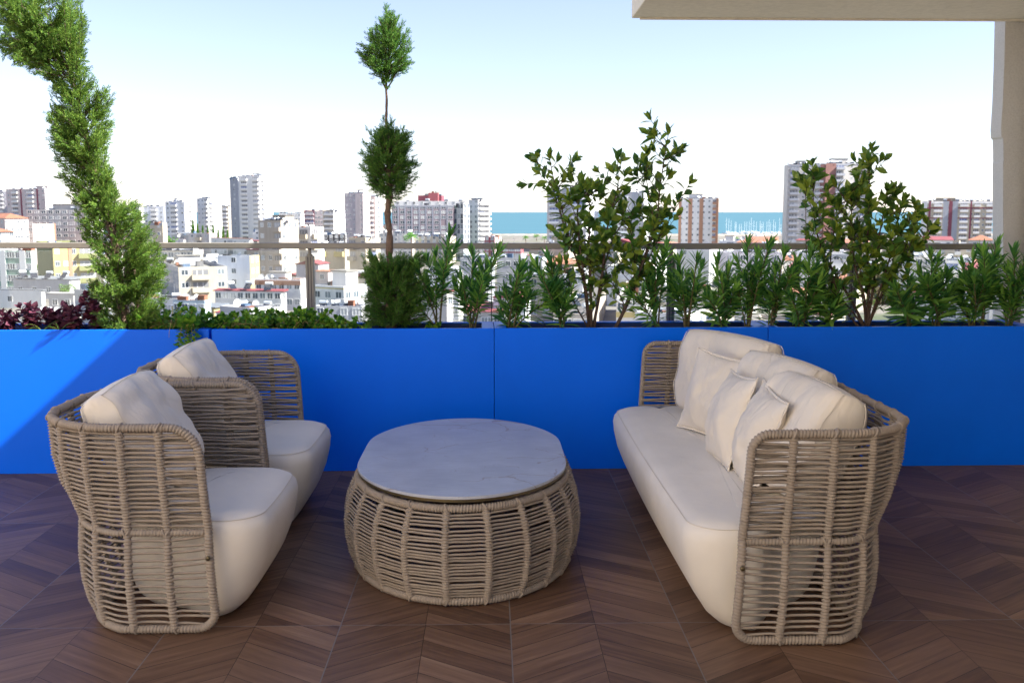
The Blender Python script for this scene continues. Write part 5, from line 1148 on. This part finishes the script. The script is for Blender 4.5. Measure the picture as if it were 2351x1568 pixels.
for i, (x, y0, y1, d_, lb, mt) in enumerate([(1406, 612, 650, 300, 'yellow-green round tree behind the tall broad-leaved shrub', 'juniper'), (372, 524, 545, 420, 'round green tree beside the cream hall', 'topiary'), (2105, 655, 700, 235, 'green tree between houses right of the multi-stemmed shrub', 'topiary'), (2235, 640, 690, 240, 'dark green tree before the pillar', 'topiary'),
                                 (1330, 690, 740, 205, 'dusty tree low behind the tall shrub', 'topiary'), (100, 600, 640, 330, 'small green tree beside the yellow apartment house', 'topiary'), (690, 712, 745, 210, 'small bright tree above the creeper left of the rail post', 'juniper'), (150, 650, 670, 250, 'green tree over the workshop roof left of the juniper', 'topiary'),
                                 (2010, 690, 735, 215, 'orange-green bush tree below the yellow house', 'juniper'), (1760, 690, 740, 215, 'leafy tree below the marina houses', 'topiary')]):
    town_tree('round_tree', lb, x, y0, y1, d_, 'round', 420+i, 1.0, None, mt)
def palm(x, y0, dist, label, seed):
    rs = np.random.RandomState(seed); p = PY(x, y0, dist); Hh = p[2]-GZ; root = empty('palm_tree', (p[0], p[1], GZ)); tag(root, label, 'palm tree', 'palms near the shore')
    g = G(); g.tube([(0, 0, 0), (.1, 0, Hh*.5), (0, 0, Hh-1.2)], [.3, .22, .2], 8); g.build('trunk', M['bark'], root); g = G()
    for k in range(26):
        a = rs.rand()*6.28; el = rs.uniform(-.3, 1.2); L_ = rs.uniform(2.2, 3.2); q = np.linspace(0, 1, 7); P = np.stack([np.cos(a)*L_*q*cos(el), np.sin(a)*L_*q*cos(el), Hh-1.2+L_*q*sin(el)-1.1*q*q], -1)
        n_ = 16; u = rs.uniform(.2, 1, n_); pp = np.stack([np.interp(u, q, P[:, j]) for j in range(3)], -1); s_ = rs.choice([-1, 1], n_); D = np.stack([-np.sin(a)*s_+np.cos(a)*.5, np.cos(a)*s_+np.sin(a)*.5, -.45*np.ones(n_)], -1); g.tube(P, .04, 4, cap=False); scatter(g, *LAN, pp, D, np.full(n_, .75))
    g.build('fronds', M['oleander'], root)
for i, (x, y0, d_, lb) in enumerate([(944, 534, 330, 'palm in front of the mauve hotel'), (1207, 541, 700, 'left palm on the shore below the sea'), (1232, 538, 760, 'palm in the middle of the shore group'), (1250, 542, 720, 'right palm on the shore below the sea'), (1690, 545, 720, 'palm beside the white and orange tower')]): palm(x, y0, d_, lb, 450+i)
g = G(); hl = [(-4.5, 0), (-3.8, -1.2), (1.5, -1.4), (5.2, 0), (1.5, 1.4), (-3.8, 1.2)]
def yacht(x, dist, mast, label, first=[None]):
    if first[0] is None:
        root = empty('sailing_boat'); g = G(); g.prism(hl, .0, 1.2); g.build('hull', M['frame'], root); g = G(); g.box((-.3, 0, 1.55), (3.4, 1.5, .7)); g.build('cabin', M['frame'], root)
        g = G(); g.tube([(.6, 0, 1.2), (.6, 0, 15)], .16, 6); g.tube([(.6, 0, 2.6), (-3.4, 0, 2.5)], .10, 5); g.tube([(-.5, -1.0, 9), (1.7, 1.0, 9)], .07, 4); g.build('mast', M['frame'], root); first[0] = root; o = root
    else: o = copy_tree(first[0])
    p = PY(x, 540, dist); o.location = (p[0], p[1], GZ-.6); o.rotation_euler = (0, 0, RS.rand()*3); o.scale = (1, 1, mast); tag(o, label, 'boat', 'sailing boats in the marina')
for i in range(24):
    x = 1668+i*5.7+RS.uniform(-2, 2); yacht(x, RS.uniform(955, 1090), RS.uniform(.62, 1.15), 'moored sailing boat with bare mast in the marina between the two towers')
